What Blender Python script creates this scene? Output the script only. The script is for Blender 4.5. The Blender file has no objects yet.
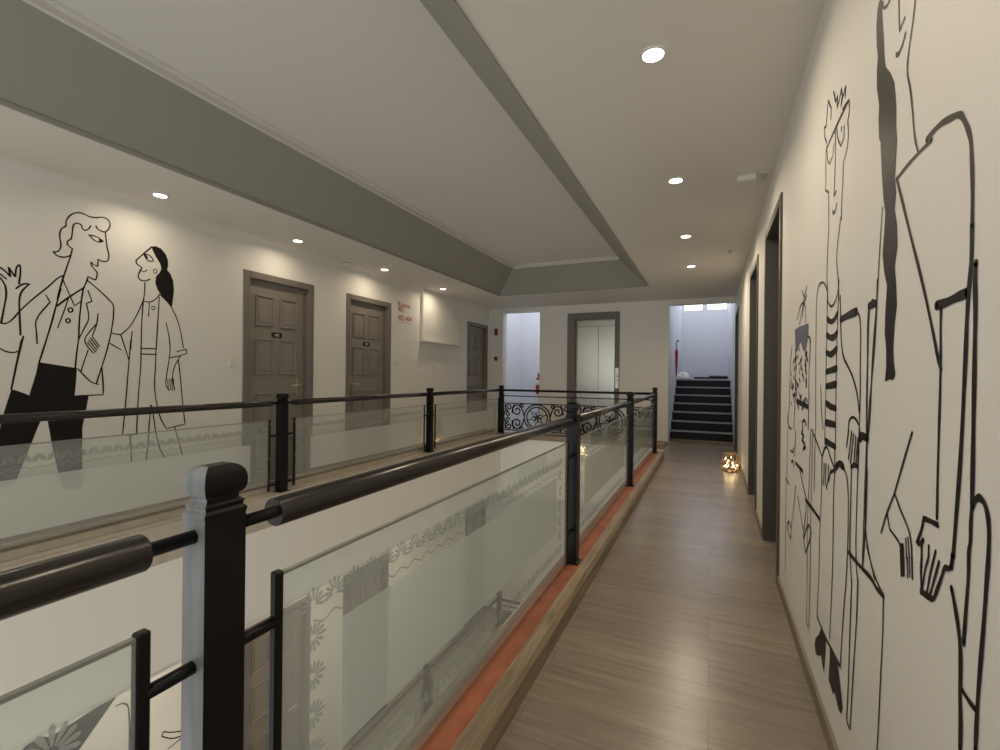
import bpy, bmesh, math, random
from mathutils import Vector, Matrix

# ------------------------------------------------------------------ camera, world, exposure
SC = bpy.context.scene
COL = SC.collection
H = 1.25
def camera():
    a, t, r = (math.radians(x) for x in (24.2336, 0.0484, 0.5968))
    fw = Vector((-math.sin(a)*math.cos(t), math.cos(a)*math.cos(t), math.sin(t)))
    rt = Vector((math.cos(a), math.sin(a), 0)); up = rt.cross(fw)
    rt, up = rt*math.cos(r) + up*math.sin(r), -rt*math.sin(r) + up*math.cos(r)
    cd = bpy.data.cameras.new('camera'); cd.sensor_fit = 'HORIZONTAL'; cd.sensor_width = 36
    cd.lens = 469.42*36/1000; cd.clip_start = 0.02; cd.clip_end = 200
    c = bpy.data.objects.new('camera', cd); COL.objects.link(c)
    m = Matrix((rt, up, -fw)).transposed().to_4x4(); m.translation = Vector((0, 0, H))
    c.matrix_world = m; SC.camera = c
camera()
SC.view_settings.view_transform = 'Standard'; SC.view_settings.look = 'None'
SC.view_settings.gamma = 1; SC.view_settings.use_curve_mapping = False
SC.view_settings.exposure = EXPOSURE = -0.04
SC.cycles.max_bounces = 12; SC.cycles.diffuse_bounces = 6; SC.cycles.transparent_max_bounces = 24
SC.cycles.sample_clamp_indirect = 6.0

WORLD_STRENGTH = 1.6
w = bpy.data.worlds.new('world'); SC.world = w; w.use_nodes = True
w.node_tree.nodes['Background'].inputs[0].default_value = (0.93, 0.96, 1.0, 1)
w.node_tree.nodes['Background'].inputs[1].default_value = WORLD_STRENGTH
LAMP_W = 5.6; LAMP_COL = (1.0, 0.83, 0.62)

# ------------------------------------------------------------------ main dimensions (metres)
XW = 0.3835          # face of the right wall
XL = -4.45           # face of the left wall
YB = 9.25            # face of the back wall
ZC = 2.688           # ceiling
DROP = 3.78          # storey height
XR = -0.7775         # right balustrade line
XB = -3.50           # left balustrade line
Y0 = -2.2            # wall behind the camera

# ------------------------------------------------------------------ materials
def nm(name):
    m = bpy.data.materials.new(name); m.use_nodes = True
    return m, m.node_tree.nodes, m.node_tree.links, m.node_tree.nodes['Principled BSDF']
def mat(name, col, rough=0.6, metal=0.0, noise=0.0, nscale=8.0, bump=0.0, bscale=60.0, spec=0.5, stretch=(1, 1, 1)):
    m, N, L, b = nm(name)
    b.inputs['Base Color'].default_value = (*col, 1); b.inputs['Roughness'].default_value = rough
    b.inputs['Metallic'].default_value = metal; b.inputs['Specular IOR Level'].default_value = spec
    if noise or bump:
        tc = N.new('ShaderNodeTexCoord'); mp = N.new('ShaderNodeMapping'); mp.inputs['Scale'].default_value = stretch
        L.new(tc.outputs['Object'], mp.inputs[0])
    if noise:
        t = N.new('ShaderNodeTexNoise'); t.inputs['Scale'].default_value = nscale; t.inputs['Detail'].default_value = 5
        L.new(mp.outputs[0], t.inputs['Vector'])
        r = N.new('ShaderNodeValToRGB'); r.color_ramp.elements[0].position = .3; r.color_ramp.elements[1].position = .7
        r.color_ramp.elements[0].color = (*[c*(1-noise) for c in col], 1)
        r.color_ramp.elements[1].color = (*[min(1, c*(1+noise)) for c in col], 1)
        L.new(t.outputs['Fac'], r.inputs[0]); L.new(r.outputs[0], b.inputs['Base Color'])
    if bump:
        t2 = N.new('ShaderNodeTexNoise'); t2.inputs['Scale'].default_value = bscale; t2.inputs['Detail'].default_value = 3
        L.new(mp.outputs[0], t2.inputs['Vector'])
        bp = N.new('ShaderNodeBump'); bp.inputs['Strength'].default_value = bump; bp.inputs['Distance'].default_value = 0.004
        L.new(t2.outputs['Fac'], bp.inputs['Height']); L.new(bp.outputs[0], b.inputs['Normal'])
    return m
def emit(name, col, s):
    m, N, L, b = nm(name)
    b.inputs['Base Color'].default_value = (*col, 1)
    b.inputs['Emission Color'].default_value = (*col, 1); b.inputs['Emission Strength'].default_value = s
    return m
def wood(name, c1, c2, rough, plank=None, axis='x'):
    """plank floor or plain grained wood; the grain runs along `axis`"""
    m, N, L, b = nm(name)
    tc = N.new('ShaderNodeTexCoord'); mp = N.new('ShaderNodeMapping')
    L.new(tc.outputs['Object'], mp.inputs[0])
    mp.inputs['Scale'].default_value = {'x': (1.2, 16, 16), 'y': (16, 1.2, 16)}[axis]
    t = N.new('ShaderNodeTexNoise'); t.inputs['Scale'].default_value = 2.2; t.inputs['Detail'].default_value = 7
    t.inputs['Distortion'].default_value = 0.8
    r = N.new('ShaderNodeValToRGB'); r.color_ramp.elements[0].position = .3; r.color_ramp.elements[1].position = .72
    r.color_ramp.elements[0].color = (*c1, 1); r.color_ramp.elements[1].color = (*c2, 1)
    L.new(t.outputs['Fac'], r.inputs[0])
    out = r.outputs[0]
    if plank:
        br = N.new('ShaderNodeTexBrick'); br.inputs['Scale'].default_value = 1
        br.inputs['Brick Width'].default_value = plank[0]; br.inputs['Row Height'].default_value = plank[1]
        br.inputs['Mortar Size'].default_value = 0.0012; br.inputs['Mortar Smooth'].default_value = 0.3
        br.offset = 0.37; br.offset_frequency = 2
        br.inputs['Color1'].default_value = (0.86, 0.86, 0.86, 1); br.inputs['Color2'].default_value = (1.1, 1.08, 1.05, 1)
        br.inputs['Mortar'].default_value = (0.62, 0.6, 0.58, 1)
        L.new(tc.outputs['Object'], br.inputs['Vector'])
        mx = N.new('ShaderNodeMixRGB'); mx.blend_type = 'MULTIPLY'; mx.inputs[0].default_value = 1
        L.new(out, mx.inputs[1]); L.new(br.outputs['Color'], mx.inputs[2]); out = mx.outputs[0]
        # shift the grain per plank
        ad = N.new('ShaderNodeVectorMath'); ad.operation = 'ADD'
        sc = N.new('ShaderNodeVectorMath'); sc.operation = 'SCALE'; sc.inputs['Scale'].default_value = 37
        L.new(br.outputs['Color'], sc.inputs[0]); L.new(mp.outputs[0], ad.inputs[0]); L.new(sc.outputs[0], ad.inputs[1])
        L.new(ad.outputs[0], t.inputs['Vector'])
        bp = N.new('ShaderNodeBump'); bp.inputs['Strength'].default_value = .25; bp.inputs['Distance'].default_value = .003
        inv = N.new('ShaderNodeMath'); inv.operation = 'SUBTRACT'; inv.inputs[0].default_value = 1
        L.new(br.outputs['Fac'], inv.inputs[1]); L.new(inv.outputs[0], bp.inputs['Height']); L.new(bp.outputs[0], b.inputs['Normal'])
    else:
        L.new(mp.outputs[0], t.inputs['Vector'])
    L.new(out, b.inputs['Base Color']); b.inputs['Roughness'].default_value = rough
    return m
def glass(name, clear, tint, haze_col, frosted=False):
    m = bpy.data.materials.new(name); m.use_nodes = True; N, L = m.node_tree.nodes, m.node_tree.links; N.clear()
    o = N.new('ShaderNodeOutputMaterial')
    tr = N.new('ShaderNodeBsdfTransparent'); tr.inputs[0].default_value = (*tint, 1)
    d = N.new('ShaderNodeBsdfDiffuse'); d.inputs[0].default_value = (*haze_col, 1)
    tl = N.new('ShaderNodeBsdfTranslucent'); tl.inputs[0].default_value = (*haze_col, 1)
    m1 = N.new('ShaderNodeMixShader'); m1.inputs[0].default_value = .5; L.new(d.outputs[0], m1.inputs[1]); L.new(tl.outputs[0], m1.inputs[2])
    m2 = N.new('ShaderNodeMixShader'); m2.inputs[0].default_value = 1-clear; L.new(tr.outputs[0], m2.inputs[1]); L.new(m1.outputs[0], m2.inputs[2])
    fr = N.new('ShaderNodeFresnel'); fr.inputs[0].default_value = 1.45
    gl = N.new('ShaderNodeBsdfGlossy'); gl.inputs['Roughness'].default_value = 0.03 if not frosted else 0.25
    ge = N.new('ShaderNodeNewGeometry'); ml = N.new('ShaderNodeMath'); ml.operation = 'MULTIPLY'
    iv = N.new('ShaderNodeMath'); iv.operation = 'SUBTRACT'; iv.inputs[0].default_value = 1; L.new(ge.outputs['Backfacing'], iv.inputs[1])
    L.new(fr.outputs[0], ml.inputs[0]); L.new(iv.outputs[0], ml.inputs[1])
    m3 = N.new('ShaderNodeMixShader'); L.new(ml.outputs[0], m3.inputs[0]); L.new(m2.outputs[0], m3.inputs[1]); L.new(gl.outputs[0], m3.inputs[2])
    L.new(m3.outputs[0], o.inputs[0])
    return m

M = {
 'wall': mat('warm white plaster', (0.785, 0.765, 0.705), .62, bump=.05, bscale=140),
 'ceil': mat('matt ceiling paint', (0.74, 0.715, 0.65), .8),
 'cove': mat('grey cove paint', (0.34, 0.33, 0.285), .6),
 'coveline': mat('white cove lip', (0.74, 0.72, 0.66), .6),
 'stairwall': mat('white stairwell plaster', (0.75, 0.765, 0.82), .7),
 'floor': wood('laminate planks', (0.205, 0.168, 0.128), (0.285, 0.24, 0.19), .27, plank=(1.7, .19)),
 'trimwood': wood('worn wood edging', (0.16, 0.115, 0.07), (0.34, 0.26, 0.17), .45, axis='y'),
 'trimwood_x': wood('worn wood edging across', (0.16, 0.115, 0.07), (0.34, 0.26, 0.17), .45, axis='x'),
 'base': wood('wood skirting', (0.17, 0.135, 0.10), (0.26, 0.21, 0.16), .5, axis='y'),
 'orange': mat('orange red oxide paint', (0.27, 0.085, 0.036), .6, noise=.28, nscale=7, bump=.2, bscale=30),
 'beige': mat('beige stone kerb', (0.46, 0.41, 0.33), .55, noise=.1, nscale=12),
 'iron': mat('black enamel', (0.005, 0.0046, 0.0043), .36, bump=.10, bscale=45, spec=.22),
 'rail': mat('dark bronze enamel pipe', (0.012, 0.009, 0.007), .24, bump=.05, bscale=60, spec=.6),
 'scuffed_sheen': mat('scuffed black paint', (0.17, 0.18, 0.18), .4, noise=.35, nscale=30, bump=.3, bscale=40, stretch=(1, 1, .12)),  # scuffs, with the newel front's grey daylight sheen put into the colour
 'door': mat('taupe door paint', (0.24, 0.216, 0.188), .5, bump=.08, bscale=50, stretch=(1, 1, .1)),
 'doorframe': mat('taupe frame paint', (0.18, 0.160, 0.138), .5),
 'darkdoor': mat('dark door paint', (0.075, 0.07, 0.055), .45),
 'glass': glass('clear etched pane', .82, (.96, .985, .97), (.74, .76, .73)),
 'edge': mat('green glass edge', (0.21, 0.22, 0.20), .3),
 'frost': glass('frosted glass film', .38, (.95, .97, .96), (.76, .77, .735), frosted=True),
 'etch': glass('etched palmette', .22, (.8, .8, .78), (.40, .40, .38)),
 'ink': mat('black mural paint', (0.010, 0.007, 0.007), .5, spec=.25),
 'bandana': mat('blue grey mural paint', (0.13, 0.14, 0.17), .6),
 'steel': mat('brushed lift steel', (0.55, 0.54, 0.47), .24, metal=.9, bump=.05, bscale=9, stretch=(14, 1, .4)),
 'brass': mat('aged brass', (0.42, 0.34, 0.2), .35, metal=.9),
 'silver': mat('satin metal', (0.6, 0.58, 0.53), .35, metal=.8),
 'white': mat('white plastic', (0.72, 0.70, 0.65), .45),
 'granite': mat('black granite', (0.008, 0.008, 0.013), .35, noise=.8, nscale=220, spec=.2),
 'nosing': mat('grey step nosing', (0.30, 0.31, 0.34), .5),
 'red': mat('red lettering', (0.52, 0.05, 0.055), .5),
 'redcloth': mat('red cloth', (0.36, 0.02, 0.05), .7),
 'redpaint': mat('red enamel', (0.36, 0.04, 0.05), .35),
 'black': mat('matt black', (0.012, 0.012, 0.013), .6),
 'grey': mat('mid grey plastic', (0.2, 0.2, 0.21), .5),
 'tile': mat('pale stone tiles', (0.55, 0.53, 0.48), .3, noise=.05),
 'lamp': emit('lit downlight lens', (1.0, 0.93, 0.80), 14),
 'bulb': emit('lit fairy bulb', (1.0, 0.78, 0.40), 9),
 'sky': emit('bright daylight pane', (0.9, 0.95, 1.0), 3),
 'wire': mat('copper basket wire', (0.42, 0.28, 0.16), .35, metal=.7),
}

# ------------------------------------------------------------------ mesh helpers
class MB:
    def __init__(s): s.v = []; s.f = []; s.m = []; s.sm = []
    def add(s, vs, fs, mi=0, smooth=False):
        o = len(s.v); s.v += [tuple(map(float, p)) for p in vs]
        for f in fs: s.f.append([i+o for i in f]); s.m.append(mi); s.sm.append(smooth)
        return s
    def box(s, x0, x1, y0, y1, z0, z1, mi=0, bev=0.0):
        if bev > 0:
            b = min(bev, (x1-x0)/2.01, (y1-y0)/2.01, (z1-z0)/2.01); vs = []; idx = {}
            for i, X in enumerate((x0, x1)):
                for j, Y in enumerate((y0, y1)):
                    for k, Z in enumerate((z0, z1)):
                        sx, sy, sz = (1-2*i)*b, (1-2*j)*b, (1-2*k)*b
                        idx[i, j, k] = len(vs); vs += [(X, Y+sy, Z+sz), (X+sx, Y, Z+sz), (X+sx, Y+sy, Z)]
            fs = []
            for a in range(3):
                o1, o2 = [q for q in range(3) if q != a]
                for e in (0, 1):
                    q = []
                    for p, r in ((0, 0), (1, 0), (1, 1), (0, 1)):
                        t = [0, 0, 0]; t[a] = e; t[o1] = p; t[o2] = r; q.append(idx[tuple(t)]+a)
                    fs.append(q if (e == 1) ^ (a == 1) else q[::-1])
                for p in (0, 1):
                    for r in (0, 1):
                        A = [0, 0, 0]; B = [0, 0, 0]; A[o1] = B[o1] = p; A[o2] = B[o2] = r; A[a] = 0; B[a] = 1
                        fs.append([idx[tuple(A)]+o1, idx[tuple(B)]+o1, idx[tuple(B)]+o2, idx[tuple(A)]+o2])
            for k3 in idx.values(): fs.append([k3, k3+1, k3+2])
            return s.add(vs, fs, mi)
        vs = [(x, y, z) for x in (x0, x1) for y in (y0, y1) for z in (z0, z1)]
        return s.add(vs, [(0, 1, 3, 2), (4, 6, 7, 5), (0, 4, 5, 1), (2, 3, 7, 6), (0, 2, 6, 4), (1, 5, 7, 3)], mi)
    def tube(s, pts, r, n=12, mi=0, closed=False, caps=True):
        pts = [Vector(p) for p in pts]; rs = r if isinstance(r, (list, tuple)) else [r]*len(pts)
        vs = []; fs = []; N = len(pts); up = None
        for i, p in enumerate(pts):
            if closed: d = pts[(i+1) % N]-pts[i-1]
            else: d = pts[min(i+1, N-1)]-pts[max(i-1, 0)]
            d.normalize()
            if up is None:
                up = Vector((0, 0, 1)) if abs(d.z) < .9 else Vector((1, 0, 0))
            a = d.cross(up)
            if a.length < 1e-6: a = d.orthogonal()
            a.normalize(); b = a.cross(d).normalized(); up = b
            for k in range(n):
                t = 2*math.pi*k/n; vs.append(p+(a*math.cos(t)+b*math.sin(t))*rs[i])
        for i in range(N if closed else N-1):
            j = (i+1) % N
            for k in range(n):
                l = (k+1) % n; fs.append((i*n+k, i*n+l, j*n+l, j*n+k))
        s.add(vs, fs, mi, True)
        if caps and not closed:
            o = len(s.v)-len(vs)
            s.f.append([o+k for k in range(n)][::-1]); s.m.append(mi); s.sm.append(False)
            s.f.append([o+(N-1)*n+k for k in range(n)]); s.m.append(mi); s.sm.append(False)
        return s
    def lathe(s, c, prof, n=24, axis=2, mi=0, smooth=True):
        """prof: (radius, height) pairs turned about `axis` through c"""
        vs = []; fs = []
        for r, h in prof:
            for k in range(n):
                t = 2*math.pi*k/n; q = [0, 0, 0]; q[axis] = h; q[(axis+1) % 3] = r*math.cos(t); q[(axis+2) % 3] = r*math.sin(t)
                vs.append((c[0]+q[0], c[1]+q[1], c[2]+q[2]))
        for i in range(len(prof)-1):
            for k in range(n): fs.append((i*n+k, i*n+(k+1) % n, (i+1)*n+(k+1) % n, (i+1)*n+k))
        fs.append(tuple(range(n))[::-1]); fs.append(tuple((len(prof)-1)*n+k for k in range(n)))
        return s.add(vs, fs, mi, smooth)
    def square_stack(s, cx, cy, prof, mi=0, smooth=False, mi_front=None, dx=0.0):
        """square turned profile: (half width, z) pairs; mi_front colours the -Y faces"""
        vs = []
        for h, z in prof: vs += [(cx-h+dx, cy-h, z), (cx+h-dx, cy-h, z), (cx+h-dx, cy+h, z), (cx-h+dx, cy+h, z)]
        base = len(s.v); s.v += vs
        for i in range(len(prof)-1):
            for k in range(4):
                s.f.append([base+i*4+k, base+i*4+(k+1) % 4, base+(i+1)*4+(k+1) % 4, base+(i+1)*4+k])
                s.m.append(mi_front if (k == 0 and mi_front is not None) else mi); s.sm.append(smooth)
        s.f.append([base+3, base+2, base+1, base]); s.m.append(mi); s.sm.append(False)
        t = base+(len(prof)-1)*4; s.f.append([t, t+1, t+2, t+3]); s.m.append(mi); s.sm.append(False)
        return s
    def build(s, name, mats, parent=None, world=True):
        me = bpy.data.meshes.new(name); me.from_pydata(s.v, [], s.f)
        for m in (mats if isinstance(mats, (list, tuple)) else [mats]): me.materials.append(m)
        for p, mi, sm in zip(me.polygons, s.m, s.sm): p.material_index = mi; p.use_smooth = sm
        bm = bmesh.new(); bm.from_mesh(me); bmesh.ops.recalc_face_normals(bm, faces=bm.faces); bm.to_mesh(me); bm.free(); me.update()
        o = bpy.data.objects.new(name, me); COL.objects.link(o)
        if parent:
            o.parent = parent
            if parent.type == 'EMPTY' and world: o.location = -parent.location
        return o
def tag(o, label=None, cat=None, group=None, kind=None):
    for k, v in (('label', label), ('category', cat), ('group', group), ('kind', kind)):
        if v: o[k] = v
    return o
def empty(name, loc, label=None, cat=None, group=None, kind=None, rz=0):
    o = bpy.data.objects.new(name, None); COL.objects.link(o); o.location = loc; o.rotation_euler.z = rz
    o.empty_display_size = .1
    return tag(o, label, cat, group, kind)
def struct(name, mb, m, label, cat):
    return tag(mb.build(name, m), label, cat, None, 'structure')
def copy_tree(o, parent=None):
    c = o.copy(); COL.objects.link(c)
    if parent: c.parent = parent
    for ch in list(o.children): copy_tree(ch, c)
    return c
def B(*a, **k): return MB().box(*a, **k)

# ------------------------------------------------------------------ the shell
DOORS_L = [(3.353, 4.302), (4.865, 5.822), (8.274, 9.196)]
DOORS_R = [(3.27, 4.20), (4.83, 5.76), (8.22, 9.10)]
ZDL, ZDR = 2.33, 2.375
def wall_y(x0, x1, y0, y1, z0, z1, holes, ztop, zfloor):
    """a wall running along Y with door openings"""
    mb = MB(); y = y0
    for a, b in holes:
        mb.box(x0, x1, y, a, z0, z1); mb.box(x0, x1, a, b, ztop, z1)
        if zfloor > z0: mb.box(x0, x1, a, b, z0, zfloor)
        y = b
    return mb.box(x0, x1, y, y1, z0, z1)
def fillet(mb, x, sx, y0, y1, z, r=.10, n=8):
    vs = []; fs = []
    for i in range(n+1):
        t = math.pi/2*i/n
        for y in (y0, y1): vs.append((x+sx*(r-r*math.cos(t)), y, z-r+r*math.sin(t)))
    for i in range(n): fs.append((2*i, 2*i+1, 2*i+3, 2*i+2))
    mb.add(vs, fs, 0, True)
struct('wall_right', wall_y(XW, XW+.22, Y0, 9.5, -.3, ZC+.1, DOORS_R, ZDR, -.02), M['wall'], 'right corridor wall painted warm white with line drawings on it', 'wall')
wl = wall_y(XL-.22, XL, Y0, YB+.2, 0, ZC+.1, DOORS_L, ZDL, 0)
fl = MB(); fillet(fl, XL+.0005, 1, Y0, 6.62, ZC); fillet(fl, XL+.0005, 1, 7.83, YB, ZC)
struct('trim_13', fl, M['wall'], 'soft curve between the left wall and the ceiling', 'ceiling trim')
struct('wall_left', wl, M['wall'], 'left wall across the atrium, painted warm white', 'wall')
wb = MB().box(XL-.2, -4.10, YB, YB+.2, 0, ZC+.1).box(-4.10, -3.265, YB, YB+.2, 2.60, ZC+.1).box(-3.265, -2.62, YB, YB+.2, 0, ZC+.1)
wb.box(-2.62, -1.676, YB, YB+.2, 2.47, ZC+.1).box(-1.676, -.73, YB, YB+.2, 0, ZC+.1).box(-.73, XW+.02, YB, YB+.2, 2.595, 3.4)
wb.box(-2.62, -1.676, YB+.2, YB+.3, 0, 2.6)
struct('wall_back', wb, M['wall'], 'cream back wall around the lift and the two openings', 'wall')
# the storeys stay open to the sky behind the viewpoint
# side passage behind the left opening, lit from above
struct('wall_passage_back', B(-4.6, -2.4, 11.2, 11.4, 0, 3.1), M['stairwall'], 'pale end wall of the passage seen through the left opening', 'wall')
struct('wall_passage_left', B(-4.62, -4.45, 9.45, 11.2, 0, 3.1), M['stairwall'], 'pale left wall of the passage behind the back wall', 'wall')
struct('wall_passage_right', B(-2.6, -2.4, 9.55, 11.2, 0, 3.1), M['stairwall'], 'pale right wall of the passage behind the back wall', 'wall')
# stairwell
struct('wall_stairwell_left', B(-.93, -.73, YB+.2, 13.3, 0, 3.6), M['stairwall'], 'pale left wall of the stairwell lit by daylight', 'wall')
struct('wall_stairwell_right', B(XW, XW+.2, 9.5, 13.3, 0, 3.6), M['stairwall'], 'pale right wall of the stairwell lit by daylight', 'wall')
struct('wall_stairwell_back', MB().box(-.93, -.69, 13.3, 13.5, 0, 3.6).box(.37, XW+.2, 13.3, 13.5, 0, 3.6).box(-.69, .37, 13.3, 13.5, 0, 2.99).box(-.69, .37, 13.3, 13.5, 3.42, 3.6).box(-.205, -.125, 13.3, 13.5, 2.99, 3.42), M['stairwall'], 'pale wall above the stair landing with two small windows', 'wall')
for i, (a, b) in enumerate(((-.69, -.205), (-.125, .37))):
    mb = MB().box(a, b, 13.34, 13.38, 2.99, 3.02).box(a, b, 13.34, 13.38, 3.39, 3.42).box(a, a+.025, 13.34, 13.38, 3.02, 3.39).box(b-.025, b, 13.34, 13.38, 3.02, 3.39)
    wdw = struct('window_%d' % (i+1), mb, M['white'], ('left', 'right')[i]+' one of the two small bright windows high in the stairwell', 'window')
    B(a+.02, b-.02, 13.40, 13.41, 3.0, 3.4).build('pane', M['sky'], wdw)

# ceiling with the raised tray over the atrium
cx0, cx1, cy0, cy1, ux0, ux1, uy0, uy1, ZU = -3.50, -.9075, -1.6, 7.70, -3.10, -1.31, -1.2, 7.38, 3.07
mb = MB().box(XL-.2, cx0, Y0, YB+.2, ZC, ZC+.06).box(cx1, XW+.2, Y0, YB+.2, ZC, ZC+.06).box(cx0, cx1, cy1, YB+.2, ZC, ZC+.06).box(cx0, cx1, Y0, cy0, ZC, ZC+.06)
mb.box(cx0-.1, cx1+.1, cy0-.1, cy1+.1, ZU+.03, ZU+.09)
struct('ceiling', mb, M['ceil'], 'pale flat ceiling with a raised tray above the atrium', 'ceiling')
mb = MB()
a = [(cx0, cy0, ZC), (cx1, cy0, ZC), (cx1, cy1, ZC), (cx0, cy1, ZC)]; b = [(ux0, uy0, ZU), (ux1, uy0, ZU), (ux1, uy1, ZU), (ux0, uy1, ZU)]
c = [(p[0]+dx, p[1]+dy, p[2]+.02) for p, (dx, dy) in zip(a, ((-.06, -.06), (.06, -.06), (.06, .06), (-.06, .06)))]
d = [(p[0]+dx, p[1]+dy, p[2]+.03) for p, (dx, dy) in zip(b, ((-.06, -.06), (.06, -.06), (.06, .06), (-.06, .06)))]
for k in range(4):
    l = (k+1) % 4
    mb.add([a[k], a[l], b[l], b[k], c[k], c[l], d[l], d[k]], [(0, 1, 2, 3), (4, 7, 6, 5), (0, 4, 5, 1), (3, 2, 6, 7)])
t = .012
mb.box(cx0-.0, cx0+.022, cy0, cy1, ZC-t, ZC+.012).box(cx1-.022, cx1, cy0, cy1, ZC-t, ZC+.012).box(cx0, cx1, cy1-.022, cy1, ZC-t, ZC+.012)
struct('trim_1', mb, M['cove'], 'grey sloping sides of the raised ceiling tray', 'ceiling trim')
mb = MB()
for o_, h in ((.0, .035), (.07, .018)):
    mb.box(ux0+o_, ux0+o_+.03, uy0, uy1, ZU+.03-h, ZU+.03).box(ux0+o_, ux1-o_, uy1-o_-.03, uy1-o_, ZU+.03-h, ZU+.03)
struct('trim_2', mb, M['coveline'], 'thin white moulding round the top of the ceiling tray', 'ceiling trim')

# floors
struct('floor', B(-.66, XW+.22, Y0, 9.80, -.30, 0), M['floor'], 'brown wood plank floor of the right corridor', 'floor')
struct('floor_left', MB().box(XL-.2, XB-.10, Y0, 7.9, -.3, 0).box(XL-.2, -.66, 7.9, 9.5, -.3, 0).box(-.74, -.66, 9.5, 9.80, -.3, 0), M['floor'], 'wood floor of the left and far walkways', 'floor')
struct('floor_passage', B(-4.6, -2.4, 9.5, 11.4, -.3, -.001), M['tile'], 'pale floor of the passage behind the left opening', 'floor')
struct('baseboard_right', (lambda m: [m.box(XW-.012, XW, y0, y1, 0, .062) for y0, y1 in ((Y0, 3.27), (4.20, 4.83), (5.76, 8.22), (9.10, 9.74))] and m)(MB()), M['base'], 'low wood skirting along the right wall', 'skirting')
struct('baseboard_left', (lambda m: [m.box(XL, XL+.012, y0, y1, 0, .09) for y0, y1 in ((Y0, 3.353), (4.302, 4.865), (5.822, 8.274))] and m)(MB()), M['base'], 'low wood skirting along the left wall', 'skirting')
struct('baseboard_back', MB().box(-1.626, -.73, YB-.012, YB, 0, .05).box(-3.265, -2.67, YB-.012, YB, 0, .05), M['base'], 'low wood skirting under the cream back wall', 'skirting')

# kerbs round the void
KY = 7.62
mb = MB().box(-.86, -.66, Y0, KY, -.3, .098); struct('trim_3', mb, M['orange'], 'orange red painted kerb top under the right balustrade', 'kerb')
mb = MB().add([(-.648, Y0, 0), (-.648, Y0, .082), (-.664, Y0, .104), (-.715, Y0, .107), (-.715, Y0, .0975), (-.66, Y0, 0),
               (-.648, KY+.02, 0), (-.648, KY+.02, .082), (-.664, KY+.02, .104), (-.715, KY+.02, .107), (-.715, KY+.02, .0975), (-.66, KY+.02, 0)],
              [(0, 1, 7, 6), (1, 2, 8, 7), (2, 3, 9, 8), (3, 4, 10, 9), (4, 5, 11, 10), (0, 6, 11, 5), (5, 4, 3, 2, 1, 0), (6, 7, 8, 9, 10, 11)])
struct('trim_4', mb, M['trimwood'], 'worn wood edging along the corridor side of the kerb', 'kerb edging')
struct('trim_5', B(-.862, -.835, Y0, 1.95, .09, .118), M['trimwood'], 'short inner strip of worn wood on the orange kerb', 'kerb edging')
struct('trim_6', B(-.870, -.855, Y0, KY, -.80, .096), M['wall'], 'white side of the void below the orange kerb', 'atrium side')
struct('trim_7', MB().box(XB-.06, XB+.06, Y0, 7.72, -.80, .19), M['wall'], 'white edge of the left walkway facing the void', 'atrium side')
struct('trim_8', MB().box(XB-.06, XB+.063, Y0, 7.70, -.07, .193), M['beige'], 'beige stone kerb under the left balustrade', 'kerb')
struct('trim_14', B(XB-.10, XB-.06, Y0, 7.72, 0, .245), M['beige'], 'beige upstand behind the left kerb', 'kerb')
struct('trim_9', B(XB-.10, XB-.055, Y0, 7.72, .245, .285), M['base'], 'brown wood strip behind the left kerb', 'kerb edging')
struct('trim_10', B(XB-.1, -.66, 7.72, 7.9, -.80, .13), M['wall'], 'white edge of the far walkway facing the void', 'atrium side')
struct('trim_11', B(XB-.1, -.66, 7.705, 7.9, .13, .205), M['trimwood_x'], 'wood topped kerb under the scrolled iron balustrade', 'kerb')

# the storey below
struct('wall_lower', wall_y(XL-.22, XL, Y0, YB+.2, -8, -.3, DOORS_L, -1.45, -DROP), M['wall'], 'left wall of the storey below, seen through the void', 'wall')
struct('wall_lower_back', MB().box(XL-.2, XW+.2, YB, YB+.2, -8, -.3), M['wall'], 'back wall of the storey below', 'wall')
struct('wall_lower_right', B(XW, XW+.2, Y0, YB+.2, -8, -.3), M['wall'], 'right wall of the storeys below', 'wall')
struct('ceiling_lower', MB().box(XL-.2, XB, Y0, 7.9, -.86, -.80).box(XL-.2, XW+.2, 7.72, YB+.2, -.86, -.80).box(-.86, XW+.2, Y0, 7.9, -.86, -.80), M['ceil'], 'ceiling of the storey below', 'ceiling')
struct('floor_lower', MB().box(XL-.2, XB, Y0, 7.9, -DROP-.7, -DROP).box(XL-.2, XW, 7.72, YB, -DROP-.7, -DROP).box(-.80, XW, Y0, 7.9, -DROP-.7, -DROP), M['floor'], 'floors of the storey below', 'floor')
struct('floor_ground', B(XL-.2, XW+.2, Y0, YB+.2, -7.7, -7.56), M['tile'], 'pale stone floor at the bottom of the void', 'floor')
struct('trim_12', MB().box(XB-.06, XB+.06, Y0, 7.72, -DROP-.8, -DROP+.19).box(XB-.1, -.66, 7.72, 7.9, -DROP-.8, -DROP+.2), M['beige'], 'kerbs of the storey below', 'kerb')

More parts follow.
